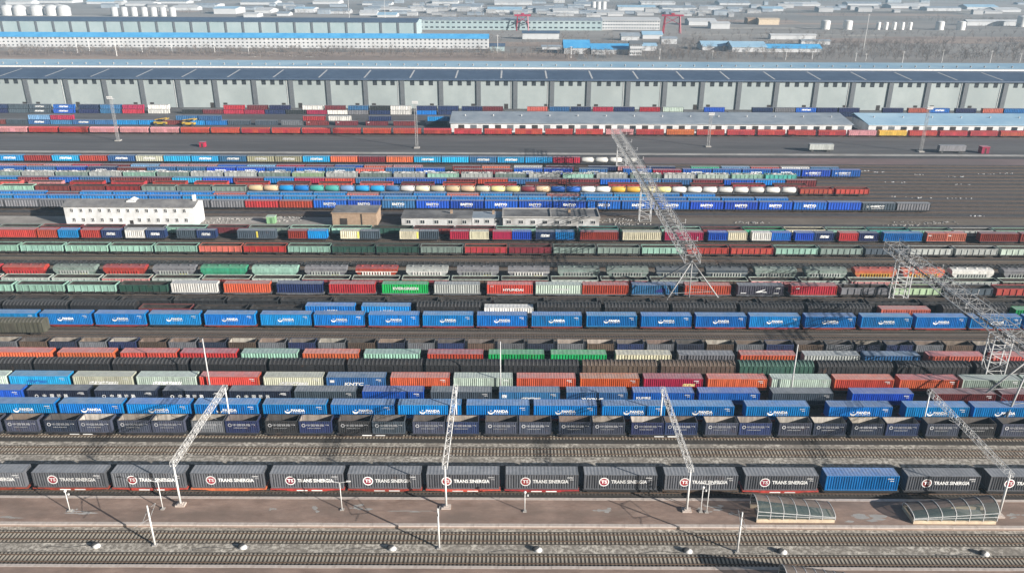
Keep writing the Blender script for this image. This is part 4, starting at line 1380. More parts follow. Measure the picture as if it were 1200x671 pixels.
cantilever_mast(183, 640, 7.4, 'white catenary mast between the two front tracks, leftmost of three')
cantilever_mast(516, 642, 7.4, 'white catenary mast between the two front tracks, middle of three')
cantilever_mast(865, 645, 7.4, 'white catenary mast between the two front tracks, rightmost of three')

def lamp(px, py, hgt, kind, label):
    Y = gy(py, PH)
    X = gx(px, Y, PH)
    rt = root('platform_lamp', label, 'lamp post', (X, Y, PH + 0.001), 'lamp posts on the platform')
    put('post', MB().bar((0, 0, 0), (0, 0, hgt), 0.085, 8, 0.06, smooth=True).mesh('post', 'white_steel'), rt)
    put('footing', MB().box(-0.3, 0.3, -0.3, 0.3, 0, 0.12).mesh('footing', 'pale_concrete'), rt)
    if kind == 't':
        b = MB()
        for s in (-1, 1):
            b.bar((0, 0, hgt - 0.05), (s * 1.25, 0, hgt + 0.2), 0.04, 6)
        put('arm', b.mesh('arm', 'white_steel'), rt)
        for s in (-1, 1):
            put('lamp_head', MB().prism([(-0.38, 0), (0.38, 0), (0.3, 0.12), (-0.3, 0.12)], 'y', -0.13, 0.13).mesh('lamp_head', 'white_steel'), rt, (s * 1.4, 0, hgt + 0.2))
    else:
        put('lamp_head', MB().lathe([(0.02, -0.05), (0.2, 0.0), (0.26, 0.2), (0.1, 0.34), (0.02, 0.36)], (0, 0, hgt), 'z', 10).mesh('lamp_head', 'white_steel'), rt)
        put('bracket', MB().bar((0, 0, hgt - 0.6), (0.5, -0.1, hgt - 0.45), 0.04, 5).box(0.4, 0.62, -0.2, 0, hgt - 0.55, hgt - 0.25).mesh('bracket', 'white_steel'), rt)
lamp(83, 600, 3.7, 'p', 'short white platform lamp post nearest the left end')
lamp(192, 597.5, 5.3, 't', 'twin-armed platform lamp beside the left white portal')
lamp(402, 597.5, 5.3, 't', 'twin-armed platform lamp between the first two portals')
lamp(616, 598.5, 3.6, 'p', 'slim single lamp post alone on the platform middle')
lamp(829, 598.5, 5.4, 't', 'twin-armed platform lamp right of the third portal')
lamp(822, 598, 4.6, 'p', 'short lamp post touching the twin-armed lamp near the shelter')

def ground_signal(px, py, label):
    Y = gy(py, 0.3)
    X = gx(px, Y, 0.3)
    rt = root('point_machine', label, 'track box', (X, Y, 0), 'white trackside boxes between the front tracks')
    rt.scale = (0.95, 0.75, 0.62)
    b = MB()
    b.lathe([(0.62, 0.02), (0.66, 0.25), (0.58, 0.55), (0.36, 0.74), (0.02, 0.8)], (0, 0, 0), 'z', 14)
    put('housing', b.mesh('housing', 'white_steel'), rt)
    put('hood_with_shade', MB().lathe([(0.66, 0.0), (0.62, 0.3), (0.4, 0.5), (0.02, 0.56)], (-0.32, 0.22, 0.36), 'z', 12).mesh('hood_with_shade', 'cable_black'), rt)  # black hood, enlarged so its dark shape also paints the box's shadow
    put('base', MB().box(-0.85, 0.85, -0.6, 0.6, -0.05, 0.03).mesh('base', 'pale_concrete'), rt)
    b = MB()
    rd = random.Random(int(px))
    p = Vector((-0.6, 0.1, 0.06))
    for i in range(14):
        q = Vector((-0.6 - 0.5 * (i + 1), 0.1 + 0.25 * math.sin(i * 0.55 + px) - 0.02 * i, 0.05))
        b.bar(p, q, 0.045, 5, caps=False)
        p = q
    q = p
    for i in range(9):
        t = math.pi * (0.5 + i / 8)
        q2 = Vector((p.x + 0.35 * math.cos(t), p.y - 0.3 + 0.3 * math.sin(t), 0.05))
        b.bar(q, q2, 0.04, 5, caps=False)
        q = q2
    put('cable', b.mesh('cable', 'cable_black'), rt)
for i, px in enumerate((114, 286, 461, 632, 808, 919, 1156)):
    ground_signal(px, 639.5 + px / 200.0, f'{ORD[i]} white trackside box from the left between the front tracks')

# ------------------------------------------------------------------ glazed stair shelters on the platform
def stair_shelter(px0, px1, py, rise_left, label):
    """Barrel canopy over the underpass steps, tall at one end and low at the other."""
    Y0 = gy(py, PH)
    X0, X1 = gx(px0, Y0, PH), gx(px1, Y0, PH)
    L, Wd = X1 - X0, 3.9
    rt = root('stair_shelter', label, 'stair shelter', ((X0 + X1) / 2, Y0 + Wd / 2, PH + 0.001), 'glazed stair shelters')
    hi, lo = 3.5, 1.7
    H = lambda x: (hi + (lo - hi) * (x + L / 2) / L) if rise_left else (lo + (hi - lo) * (x + L / 2) / L)
    wl = MB()
    wl.box(-L / 2, L / 2, -Wd / 2, -Wd / 2 + 0.3, 0, 0.6)
    wl.box(-L / 2, L / 2, Wd / 2 - 0.3, Wd / 2, 0, 0.6)
    xe = L / 2 if rise_left else -L / 2
    wl.box(*sorted((xe, xe - math.copysign(0.3, xe))), -Wd / 2 + 0.302, Wd / 2 - 0.302, 0, 0.6)
    put('parapet', wl.mesh('parapet', 'tan_wall'), rt)
    sec = []
    nseg = 8
    for k in range(nseg + 1):
        t = math.pi * k / nseg
        sec.append((-Wd / 2 * math.cos(t) * 1.02, math.sin(t)))
    n = 6
    fr = MB()
    def arch(x, k):
        y, s = sec[k]
        e = H(x) * 0.62
        return Vector((x, y, e + (H(x) - e) * s))
    for i in range(n + 1):
        x = -L / 2 + L * i / n
        for k in range(nseg):
            fr.bar(arch(x, k), arch(x, k + 1), 0.07, 4, caps=False)
        for sy in (-1, 1):
            e = arch(x, 0 if sy < 0 else nseg)
            fr.bar((x, e.y, 0.6), e, 0.07, 4)
    for k in (0, nseg):
        fr.bar(arch(-L / 2, k), arch(L / 2, k), 0.07, 4)
        a0, a1 = arch(-L / 2, k), arch(L / 2, k)
        fr.bar((a0.x, a0.y, (a0.z + 0.75) / 2), (a1.x, a1.y, (a1.z + 0.75) / 2), 0.06, 4)
    put('frame', fr.mesh('frame', 'galvanised'), rt)
    pane_i = 0
    for i in range(n):
        x0, x1 = -L / 2 + L * i / n + 0.05, -L / 2 + L * (i + 1) / n - 0.05
        b = MB()
        for k in (0, nseg):
            a0, a1 = arch(x0, k), arch(x1, k)
            b.face([(x0, a0.y, 0.77), (x1, a1.y, 0.77), (x1, a1.y, a1.z - 0.04), (x0, a0.y, a0.z - 0.04)])
        for k in range(3):
            b.face([arch(x0, k), arch(x1, k), arch(x1, k + 1), arch(x0, k + 1)])
            if k == 0:
                b.face([arch(x0, nseg - 1), arch(x1, nseg - 1), arch(x1, nseg), arch(x0, nseg)])
        for half in (0, 1):
            q = MB()
            for fi, fc in enumerate(b.f):
                if (fi in (1, 3)) == bool(half):
                    q.face([b.v[i] for i in fc])
            put('pane', q.mesh('pane', 'shelter_glass'), rt)
        b = MB()
        for k in range(3, nseg - 1):
            p = [arch(x0, k), arch(x1, k), arch(x1, k + 1), arch(x0, k + 1)]
            b.face(p)
            b.face([q - Vector((0, 0, 0.05)) for q in p][::-1])
        put('roof_panel', b.mesh('roof_panel', WORN), rt, (0, 0, 0), 0, (0.13, 0.085, 0.065))
    st = MB()
    for i in range(9):
        x = (L / 2 - 0.6 - i * (L - 1.4) / 9) * (1 if rise_left else -1)
        d = (L - 1.4) / 9
        st.box(*sorted((x, x - math.copysign(d, xe))), -Wd / 2 + 0.35, Wd / 2 - 0.35, 0.0, 0.62 - 0.065 * i)
    put('steps', st.mesh('steps', 'pale_concrete'), rt)
stair_shelter(887.5, 979, 610.5, True, 'glazed stair shelter on the platform, tall at its end facing the lamp')
stair_shelter(1071, 1168, 611.5, False, 'glazed stair shelter on the platform, tall at its end by the portal')
stair_shelter(923, 1000, 699, True, 'glazed stair shelter roof cut off by the bottom edge')

# ------------------------------------------------------------------ big lattice gantries across the yard
def splay_tower(rt, y, zb, feet):
    b = MB()
    for (fx, fy) in feet:
        b.bar((0, y, zb), (fx, y + fy, 0.0), 0.16, 8, 0.22, smooth=True)
    for k in (0.35, 0.65):
        pts = [Vector((0, y, zb)).lerp(Vector((fx, y + fy, 0)), k) for fx, fy in feet]
        for i in range(len(pts)):
            b.bar(pts[i], pts[(i + 1) % len(pts)], 0.06, 5)
    put('splayed_legs', b.mesh('splayed_legs', 'weathered_zinc'), rt)
    for i, (fx, fy) in enumerate(feet):
        put('footing', MB().box(-0.5, 0.5, -0.5, 0.5, -0.05, 0.35).mesh('footing', 'pale_concrete'), rt, (fx, y + fy, 0))
def ladder_tower(rt, y, zb, w, d):
    ch, la = MB(), MB()
    truss((ch, la), (0, y, 0.0), (0, y, zb), w, d, 2.1, 0.15, 0.07, up=(0, 1, 0))
    t = put('tower', ch.mesh('tower', 'galvanised'), rt)
    put('lacing', la.mesh('lacing', 'galvanised'), t)
def gantry(X, Ya, Yb, zb, towers, feet, label):
    rt = root('lattice_gantry', label, 'lattice gantry', (X, Ya, 0), 'lattice gantries across the yard')
    L = Yb - Ya
    ch, la = MB(), MB()
    truss((ch, la), (0, 0, zb), (0, L, zb), 3.9, 2.2, 2.8, 0.105, 0.055)
    bm = put('beam', ch.mesh('beam', 'galvanised'), rt)
    put('lacing', la.mesh('lacing', 'weathered_zinc'), bm)
    rl = MB()
    for s in (-1, 1):
        rl.bar((s * 1.9, 0, zb + 2.1), (s * 1.9, L, zb + 2.1), 0.04, 4)
        n = int(L / 2.5)
        for i in range(n + 1):
            rl.bar((s * 1.9, L * i / n, zb + 1.1), (s * 1.9, L * i / n, zb + 2.1), 0.035, 4, caps=False)
    put('railing', rl.mesh('railing', 'weathered_zinc'), rt)
    put('walkway', MB().box(-0.35, 0.35, 0, L, zb - 1.05, zb - 1.0).mesh('walkway', 'bogie_steel'), rt)
    rd = random.Random(int(X))
    for i in range(int(L / 8)):
        y = 4 + i * 8.0
        s = 1 if i % 2 else -1
        p = put('insulator_arm', MB().bar((0, 0, 0), (s * 1.6, 0, 0.5), 0.05, 5).bar((s * 1.6, 0, 0.2), (s * 1.6, 0, 1.5), 0.06, 6).bar((s * 1.6, 0, 1.2), (s * 1.6, 0, 1.35), 0.16, 8).mesh('insulator_arm', 'galvanised'), rt, (s * 1.95, y, zb + 0.6))
    for y in towers:
        ladder_tower(rt, y - Ya, zb - 1.1, 3.9, 2.2)
    splay_tower(rt, 0.6, zb - 0.7, feet)
ZB = 13.2
YA0 = gy(303, ZB)
XA = gx(812, YA0, ZB)
gantry(XA, YA0, gy(154, ZB), ZB, (gy(258, 0), gy(202, 0) - 2), ((-8.5, 13.5), (-8, -3), (9.5, -1), (0.5, 2)), 'big lattice gantry crossing the yard behind the long blue train')
YB0 = gy(412, ZB)
XB = gx(1165, gy(375, ZB), ZB)
gantry(XB, YB0, gy(286, ZB), ZB, (gy(354, 0), gy(452, 0) + 1.2), ((-9.5, 1.5), (-7.5, -7), (7, -5), (7, 4)), 'big lattice gantry crossing the rows at the right edge')

def plain_pole(px, pytop, pybase, label, mat='galvanised', arm=True):
    Y = gy(pybase, 0)
    X = gx(px, Y, 0)
    z = CAM_H - Y * math.tan(PITCH + math.atan((pytop - 335.5) / F_PX))
    rt = root('light_mast', label, 'light mast', (X, Y, 0), 'slim light masts')
    put('post', MB().bar((0, 0, 0), (0, 0, z), 0.17, 8, 0.1, smooth=True).mesh('post', mat), rt)
    if arm:
        put('arm', MB().bar((0, 0, z - 0.2), (0.9, 0, z + 0.1), 0.05, 5).bar((0, 0, z - 0.2), (-0.9, 0, z + 0.1), 0.05, 5).mesh('arm', mat), rt)
        for s in (-1, 1):
            put('lamp_head', MB().box(-0.3, 0.3, -0.14, 0.14, 0, 0.12).mesh('lamp_head', mat), rt, (s * 1.1, 0, z + 0.08))
plain_pole(248, 398, 463, 'white mast between the charcoal and orange trains, first of three', arm=False)
plain_pole(587, 400, 463, 'white mast between the charcoal and orange trains, middle of three', arm=False)
plain_pole(926, 402, 465, 'white mast between the charcoal and orange trains, last of three', arm=False)

def light_tower(px, pytop, pybase, label):
    Y = gy(pybase, 0)
    X = gx(px, Y, 0)
    z = CAM_H - Y * math.tan(PITCH + math.atan((pytop - 335.5) / F_PX))
    rt = root('light_tower', label, 'light tower', (X, Y, 0.02), 'lattice light towers by the road')
    ch, la = MB(), MB()
    truss((ch, la), (0, 0, 0), (0, 0, z), 1.0, 1.0, 1.6, 0.07, 0.035, up=(0, 1, 0))
    t = put('tower', ch.mesh('tower', 'weathered_zinc'), rt)
    put('lacing', la.mesh('lacing', 'weathered_zinc'), t)
    put('platform', MB().box(-1.4, 1.4, -1.1, 1.1, z, z + 0.15).box(-1.4, 1.4, -1.1, -1.0, z + 0.151, z + 0.9).mesh('platform', 'galvanised'), rt)
    for i in range(4):
        put('floodlight', MB().box(-0.28, 0.28, -0.2, 0.2, 0, 0.5).mesh('floodlight', 'white_steel'), rt, (-1.05 + 0.7 * i, -1.2, z + 0.9))
    put('footing', MB().box(-1.3, 1.3, -1.3, 1.3, -0.02, 0.5).mesh('footing', 'pale_concrete'), rt)
light_tower(488, 122, 174, 'pale lattice light tower standing by the end of the long shed')
light_tower(1078, 126, 176, 'pale lattice light tower between the parked trailers')
light_tower(138, 118, 167, 'thin lattice light tower in front of the red wagons')
light_tower(829, 134, 171, 'thin lattice light tower in front of the orange wagon')
# ------------------------------------------------------------------ buildings of the service strip
def gable(b, x0, x1, y0, y1, z0, rise, over=0.4, t=0.2):
    ym = (y0 + y1) / 2
    for (ya, yb) in ((y0 - over, ym), (y1 + over, ym)):
        za = z0 - over * rise / (ym - y0)
        p = [(x0 - over, ya, za), (x1 + over, ya, za), (x1 + over, yb, z0 + rise), (x0 - over, yb, z0 + rise)]
        if ya > yb:
            p = p[::-1]
        b.face([(q[0], q[1], q[2] + t) for q in p])
        b.face(p[::-1])
    b.face([(x0 - over, y0 - over, z0 - over * rise / (ym - y0)), (x1 + over, y0 - over, z0 - over * rise / (ym - y0)), (x1 + over, y0 - over, z0 - over * rise / (ym - y0) + t), (x0 - over, y0 - over, z0 - over * rise / (ym - y0) + t)])
def walls_gable(b, x0, x1, y0, y1, z0, rise):
    b.box(x0, x1, y0, y1, 0, z0)
    ym = (y0 + y1) / 2
    for x in (x0, x1):
        b.face([(x, y0, z0), (x, y1, z0), (x, ym, z0 + rise)])
WINM = {}
def window(rt, x, y, z, w, h, frame='white_steel', facing=-1):
    key = (round(w, 2), round(h, 2), frame)
    if key not in WINM:
        g = MB().box(-w / 2, w / 2, -0.03, 0.0, -h / 2, h / 2).mesh('window', 'dark_glass')
        f = MB()
        t = 0.09
        f.box(-w / 2 - t, w / 2 + t, -0.12, -0.031, h / 2, h / 2 + t)
        f.box(-w / 2 - t, w / 2 + t, -0.16, -0.031, -h / 2 - t, -h / 2)
        f.box(-w / 2 - t, -w / 2, -0.12, -0.031, -h / 2 + 0.001, h / 2 - 0.001)
        f.box(w / 2, w / 2 + t, -0.12, -0.031, -h / 2 + 0.001, h / 2 - 0.001)
        f.box(-0.04, 0.04, -0.08, -0.031, -h / 2 + 0.001, h / 2 - 0.001)
        WINM[key] = (g, f.mesh('frame', frame))
    g, f = WINM[key]
    o = put('window', g, rt, (x, y - 0.004, z))
    put('frame', f, o)
    return o

def white_house():
    Y0, z0 = 257.0, 7.0
    x0, x1 = gx(75, Y0, 5), gx(227, Y0, 5)
    Y1 = Y0 + 8.5
    rt = root('white_house', 'long white two-storey house with grey gabled roof behind the short containers', 'house', ((x0 + x1) / 2, Y0, 0))
    h = (x1 - x0) / 2
    b = MB()
    walls_gable(b, -h, h, 0, Y1 - Y0, z0, 1.2)
    put('wall', b.mesh('wall', 'white_render'), rt)
    b = MB()
    gable(b, -h, h, 0, Y1 - Y0, z0, 1.2, 0.5)
    r = put('roof', b.mesh('roof', 'roof_tar'), rt)
    b = MB()
    b.box(-1.5, 1.5, 2.2, 5.2, z0 + 0.3, z0 + 1.3)
    b.face([(-1.7, 2.0, z0 + 1.3), (0, 2.0, z0 + 2.0), (0, 5.4, z0 + 2.0), (-1.7, 5.4, z0 + 1.3)])
    b.face([(0, 2.0, z0 + 2.0), (1.7, 2.0, z0 + 1.3), (1.7, 5.4, z0 + 1.3), (0, 5.4, z0 + 2.0)])
    b.face([(-1.5, 2.2, z0 + 1.3), (1.5, 2.2, z0 + 1.3), (0, 2.2, z0 + 1.95)])
    put('dormer', b.mesh('dormer', 'white_render'), r)
    put('chimney', MB().box(h - 1.2, h - 0.3, 3.2, 4.2, z0 + 0.6, z0 + 3.2).mesh('chimney', 'white_render'), r)
    for i in range(13):
        x = -h + 2.6 + i * (2 * h - 5.8) / 12
        window(rt, x, 0, 5.6, 0.95, 1.15)
        if i != 6:
            window(rt, x + 0.25, 0, 2.3, 0.95, 1.2)
    d = put('door', MB().box(-0.6, 0.6, -0.05, -0.004, 0.02, 2.2).mesh('door', 'interior_dark'), rt, (0.3, 0, 0))
    put('plinth', MB().box(-h - 0.05, h + 0.05, -0.06, -0.005, 0, 0.02).mesh('plinth', 'pale_concrete'), rt)
white_house()
def brown_shed():
    Y0, z0 = 258, 4.6
    x0, x1 = gx(389, Y0, 3), gx(441, Y0, 3)
    h = (x1 - x0) / 2
    rt = root('brown_shed', 'flat-roofed brown brick shed beside the low white offices', 'shed', ((x0 + x1) / 2, Y0, 0))
    put('wall', MB().box(-h, h, 0, 9, 0, z0).mesh('wall', 'brick_brown'), rt)
    r = put('roof', MB().box(-h - 0.3, h + 0.3, -0.3, 9.3, z0 + 0.002, z0 + 0.3).mesh('roof', 'brick_brown'), rt)
    put('roof_felt', MB().box(-h, h, 0, 9, z0 + 0.301, z0 + 0.36).mesh('roof_felt', 'roof_tar'), r)
    put('downpipe', MB().box(2.2, 2.6, -0.12, -0.003, 0, z0).mesh('downpipe', 'interior_dark'), rt)
    put('door', MB().box(-5, -2.5, -0.06, -0.003, 0.02, 2.9).mesh('door', 'interior_dark'), rt)
brown_shed()
def offices():
    specs = [(470, 552, 258.5, 2.9, 9, 'roof_felt_dark', 'low white office with dark tar roof next to the brown shed', 5),
             (553, 588, 259.5, 2.8, 7, 'roof_grey_blue', 'small white office with bluish roof between two tar-roofed offices', 3),
             (589, 702, 258.0, 3.3, 10, 'roof_felt_dark', 'low white office with pale parapet round its tar roof', 8)]
    for a, c, Y0, z0, dep, rm, lab, nw in specs:
        x0, x1 = gx(a, Y0, 3), gx(c, Y0, 3)
        h = (x1 - x0) / 2
        rt = root('low_office', lab, 'office building', ((x0 + x1) / 2, Y0, 0), 'low white offices')
        put('wall', MB().box(-h, h, 0, dep, 0, z0).mesh('wall', 'grey_render'), rt)
        put('roof', MB().box(-h - 0.25, h + 0.25, -0.25, dep + 0.25, z0 + 0.002, z0 + 0.2).mesh('roof', rm), rt)
        if nw == 8:
            p = MB()
            p.box(-h - 0.3, h + 0.3, -0.3, 0.1, z0 + 0.201, z0 + 0.55).box(-h - 0.3, h + 0.3, dep - 0.1, dep + 0.3, z0 + 0.201, z0 + 0.55)
            p.box(-h - 0.3, -h + 0.1, 0.101, dep - 0.101, z0 + 0.201, z0 + 0.55).box(h - 0.1, h + 0.3, 0.101, dep - 0.101, z0 + 0.201, z0 + 0.55)
            p.box(-0.2, 0.2, 0.101, dep - 0.101, z0 + 0.201, z0 + 0.5)
            put('parapet', p.mesh('parapet', 'pale_concrete'), rt)
        for i in range(nw):
            window(rt, -h + (2 * h) * (i + 0.5) / nw, 0, z0 * 0.56, 1.4, 1.15)
        put('chimney', MB().box(-0.4, 0.4, -0.4, 0.4, 0, 1.2).mesh('chimney', 'brick_brown'), rt, (h * 0.4, dep * 0.6, z0 + 0.2))
offices()
gbx = root('green_kiosk', 'small pale green cabin on the rubble strip by the brown shed', 'cabin', (gx(318, 262, 1), 262, 0))
put('wall', MB().box(-1.4, 1.4, -1.2, 1.2, 0, 2.3).mesh('wall', PAINT), gbx, color=(0.22, 0.42, 0.22))
put('roof', MB().box(-1.55, 1.55, -1.35, 1.35, 2.302, 2.5).mesh('roof', PAINT), gbx, color=(0.35, 0.5, 0.33))
put('door', MB().box(-0.3, 0.5, -1.24, -1.203, 0.05, 2.0).mesh('door', PAINT), gbx, color=(0.12, 0.24, 0.13))

def rubble(name, label, spots, n, seed, mat='rubble_stone'):
    rd = random.Random(seed)
    b = MB()
    for (px, py, w, d) in spots:
        Y = gy(py, 0)
        X = gx(px, Y, 0)
        for i in range(n):
            r = rd.uniform(0.12, 0.38)
            b.ico((X + rd.gauss(0, w / 2), Y + rd.gauss(0, d / 2), r * 0.3), r, (1, 1, 0.7), rd)
    o = put(name, b.mesh(name, mat))
    o['kind'] = 'stuff'
    o['label'] = label
rubble('rubble', 'pale rubble scattered along the strip beside the white house', [(270, 258, 8, 2), (250, 262, 7, 1.5), (335, 260, 6, 1.5), (340, 256, 5, 1), (715, 258, 8, 2), (1085, 259, 9, 1.6), (1060, 262, 6, 1), (735, 262, 6, 1.5), (880, 260, 5, 1)], 46, 5)
rubble('litter', 'white litter scattered over the bare tracks', [(1010, 199, 5, 0.8), (1030, 200, 3, 0.8), (1052, 212, 4, 0.7), (1077, 203, 2, 0.5), (1120, 205, 4, 0.7), (1122, 214, 6, 0.7), (1120, 230, 8, 0.7), (1050, 229, 7, 0.7), (1078, 230, 3, 0.6), (1155, 202, 4, 0.7), (1180, 201, 3, 1), (1145, 251, 3, 0.4), (990, 205, 3, 0.6)], 8, 8, 'white_render')

# ------------------------------------------------------------------ stacked boxes, sheds and the long warehouse
def stack_row(Y, data, z, lod, where):
    items = []
    for tok in data.split():
        p = tok.split(':')
        a, c = re.match(r'(-?[\d.]+)-(-?[\d.]+)$', p[0]).groups()
        items.append([gx((float(a) + float(c)) / 2, Y - 1.2, z + 1.3), p[1], p[2] if len(p) > 2 else None, (float(c) - float(a))])
    items.sort(key=lambda r: r[0])
    for _ in range(30):
        for i in range(1, len(items)):
            d = 12.192 + 0.12 - (items[i][0] - items[i - 1][0])
            if d > 0:
                items[i][0] += d / 2
                items[i - 1][0] -= d / 2
    descs = [PAL[c][1] + (' white-lettered' if m else '') + ' container' for _, c, m, _w in items]
    for i, (X, c, m, _w) in enumerate(items):
        container('S', X, Y, z, c, m, lod, which(descs, i, where), 'boxes stacked before the warehouse')
stack_row(440, '-8-20:mr 21-49:sl 33-57:st:li 58-84:st 84-110:st:li 110-132:st 137-160:bl 160-184:bl 190-206:mr 206-230:bl 231-258:bl 260-292:sl 294-328:sl 330-353:vg 354-387:mr:sw 388-422:mr:sw 424-457:mr:sw 458-488:mr 495-526:dn', 0.005, 2, 'front lower stack tier')
stack_row(440, '33-57:lb 58-84:cr 206-230:st 231-258:st 354-380:rd 384-410:wh 432-456:nv 500-526:bl', 2.6, 2, 'front upper stack tier')
stack_row(475, '-14-9:nv 10-31:sl 32-57:sl:li 58-89:rb:li 90-116:nv 117-140:st 141-168:cr 169-200:wh 216-240:dk 240-252:mr 260-286:cr 288-313:cr 314-339:nv 340-352:dk 353-378:cr 379-404:wh 406-432:gy 433-456:nv 457-480:wh 488-510:bl 512-537:nv', 0.005, 2, 'rear lower stack tier')
stack_row(475, '-14-9:nv 10-31:sl 32-57:sl:li 58-89:rb:li 90-116:nv 117-140:st 141-168:cr 169-200:wh 260-286:cr 288-313:mr 314-339:nv 353-378:wh 379-404:mr 406-432:st 433-456:dk 457-480:wh 488-510:nv 512-537:nv', 2.6, 2, 'rear upper stack tier')
BACK = '544-563:sl 565-586:mr 590-616:dk 618-640:sm 643-667:st 668-692:nv 694-718:cr 720-742:nv 748-774:cr 776-800:pm 802-822:dk 824-849:rb 851-878:dk 880-906:nv 908-931:gy 932-956:rb 958-980:nv 983-1006:nv 1008-1028:dk 1030-1062:nv 1065-1087:sm 1089-1111:rb:li 1113-1150:nv 1151-1175:sm 1176-1200:bl'
stack_row(474, BACK, 0.005, 2, 'lower box row behind the sheds')
stack_row(474, '544-563:nv 565-586:mr 618-640:sm 643-667:st 668-692:nv 694-718:cr 720-742:nv 748-774:cr 776-800:pm 824-849:rb 880-906:nv 908-931:gy 932-956:rb:li 958-980:nv 983-1006:nv 1030-1062:nv 1065-1087:sm 1089-1111:rb:li 1113-1150:nv 1151-1175:sm 1176-1200:bl', 2.6, 2, 'upper box row behind the sheds')

def long_shed(px0, px1, label, roofm, nsec):
    Y0, z0, dep = 422.5, 5.1, 24.0
    x0, x1 = gx(px0, Y0, 4), gx(px1, Y0, 4)
    h = (x1 - x0) / 2
    rt = root('long_shed', label, 'shed', ((x0 + x1) / 2, Y0, 0.005), 'long white sheds')
    put('wall', MB().box(-h + 0.6, h - 0.6, 0, dep - 1, 0, z0 - 0.05).mesh('wall', 'white_render'), rt)
    b = MB()
    zr = z0 + 2.4
    b.prism([(-0.7, z0 - 0.05), (dep * 0.85, zr), (dep + 1, z0 + 0.5), (dep + 1, z0 + 0.2), (dep * 0.85, zr - 0.3), (-0.7, z0 - 0.4)], 'x', -h, h)
    r = put('roof', b.mesh('roof', roofm), rt)
    n = nsec
    for i in range(n):
        x = -h + 2 * h * (i + 0.5) / n
        put('roof_vent', MB().lathe([(0.35, 0), (0.35, 0.6), (0.5, 0.65), (0.02, 0.9)], (0, 0, 0), 'z', 8).mesh('roof_vent', 'galvanised'), r, (x, dep * 0.5, z0 + 1.35))
    m = int(2 * h / 6.6)
    for i in range(m):
        x = -h + 3 + (2 * h - 6) * (i + 0.5) / m
        put('door', DOORM[i % 3], rt, (x, -0.004, 0))
DOORM = [MB().box(-1.6, 1.6, -0.05, 0, 0.02, 3.9).mesh('door', 'interior_dark'), MB().box(-1.7, 1.7, -0.05, 0, 0.8, 3.9).mesh('door', 'slate_pilaster'), MB().box(-1.6, 1.6, -0.05, 0, 0.02, 3.8).mesh('door', 'dark_glass')]
long_shed(526, 999, 'long white shed with grey-blue roof behind the red wagons', 'roof_grey_blue', 14)
long_shed(1016, 1260, 'white shed with light blue roof at the right behind the red wagons', 'roof_sky', 7)

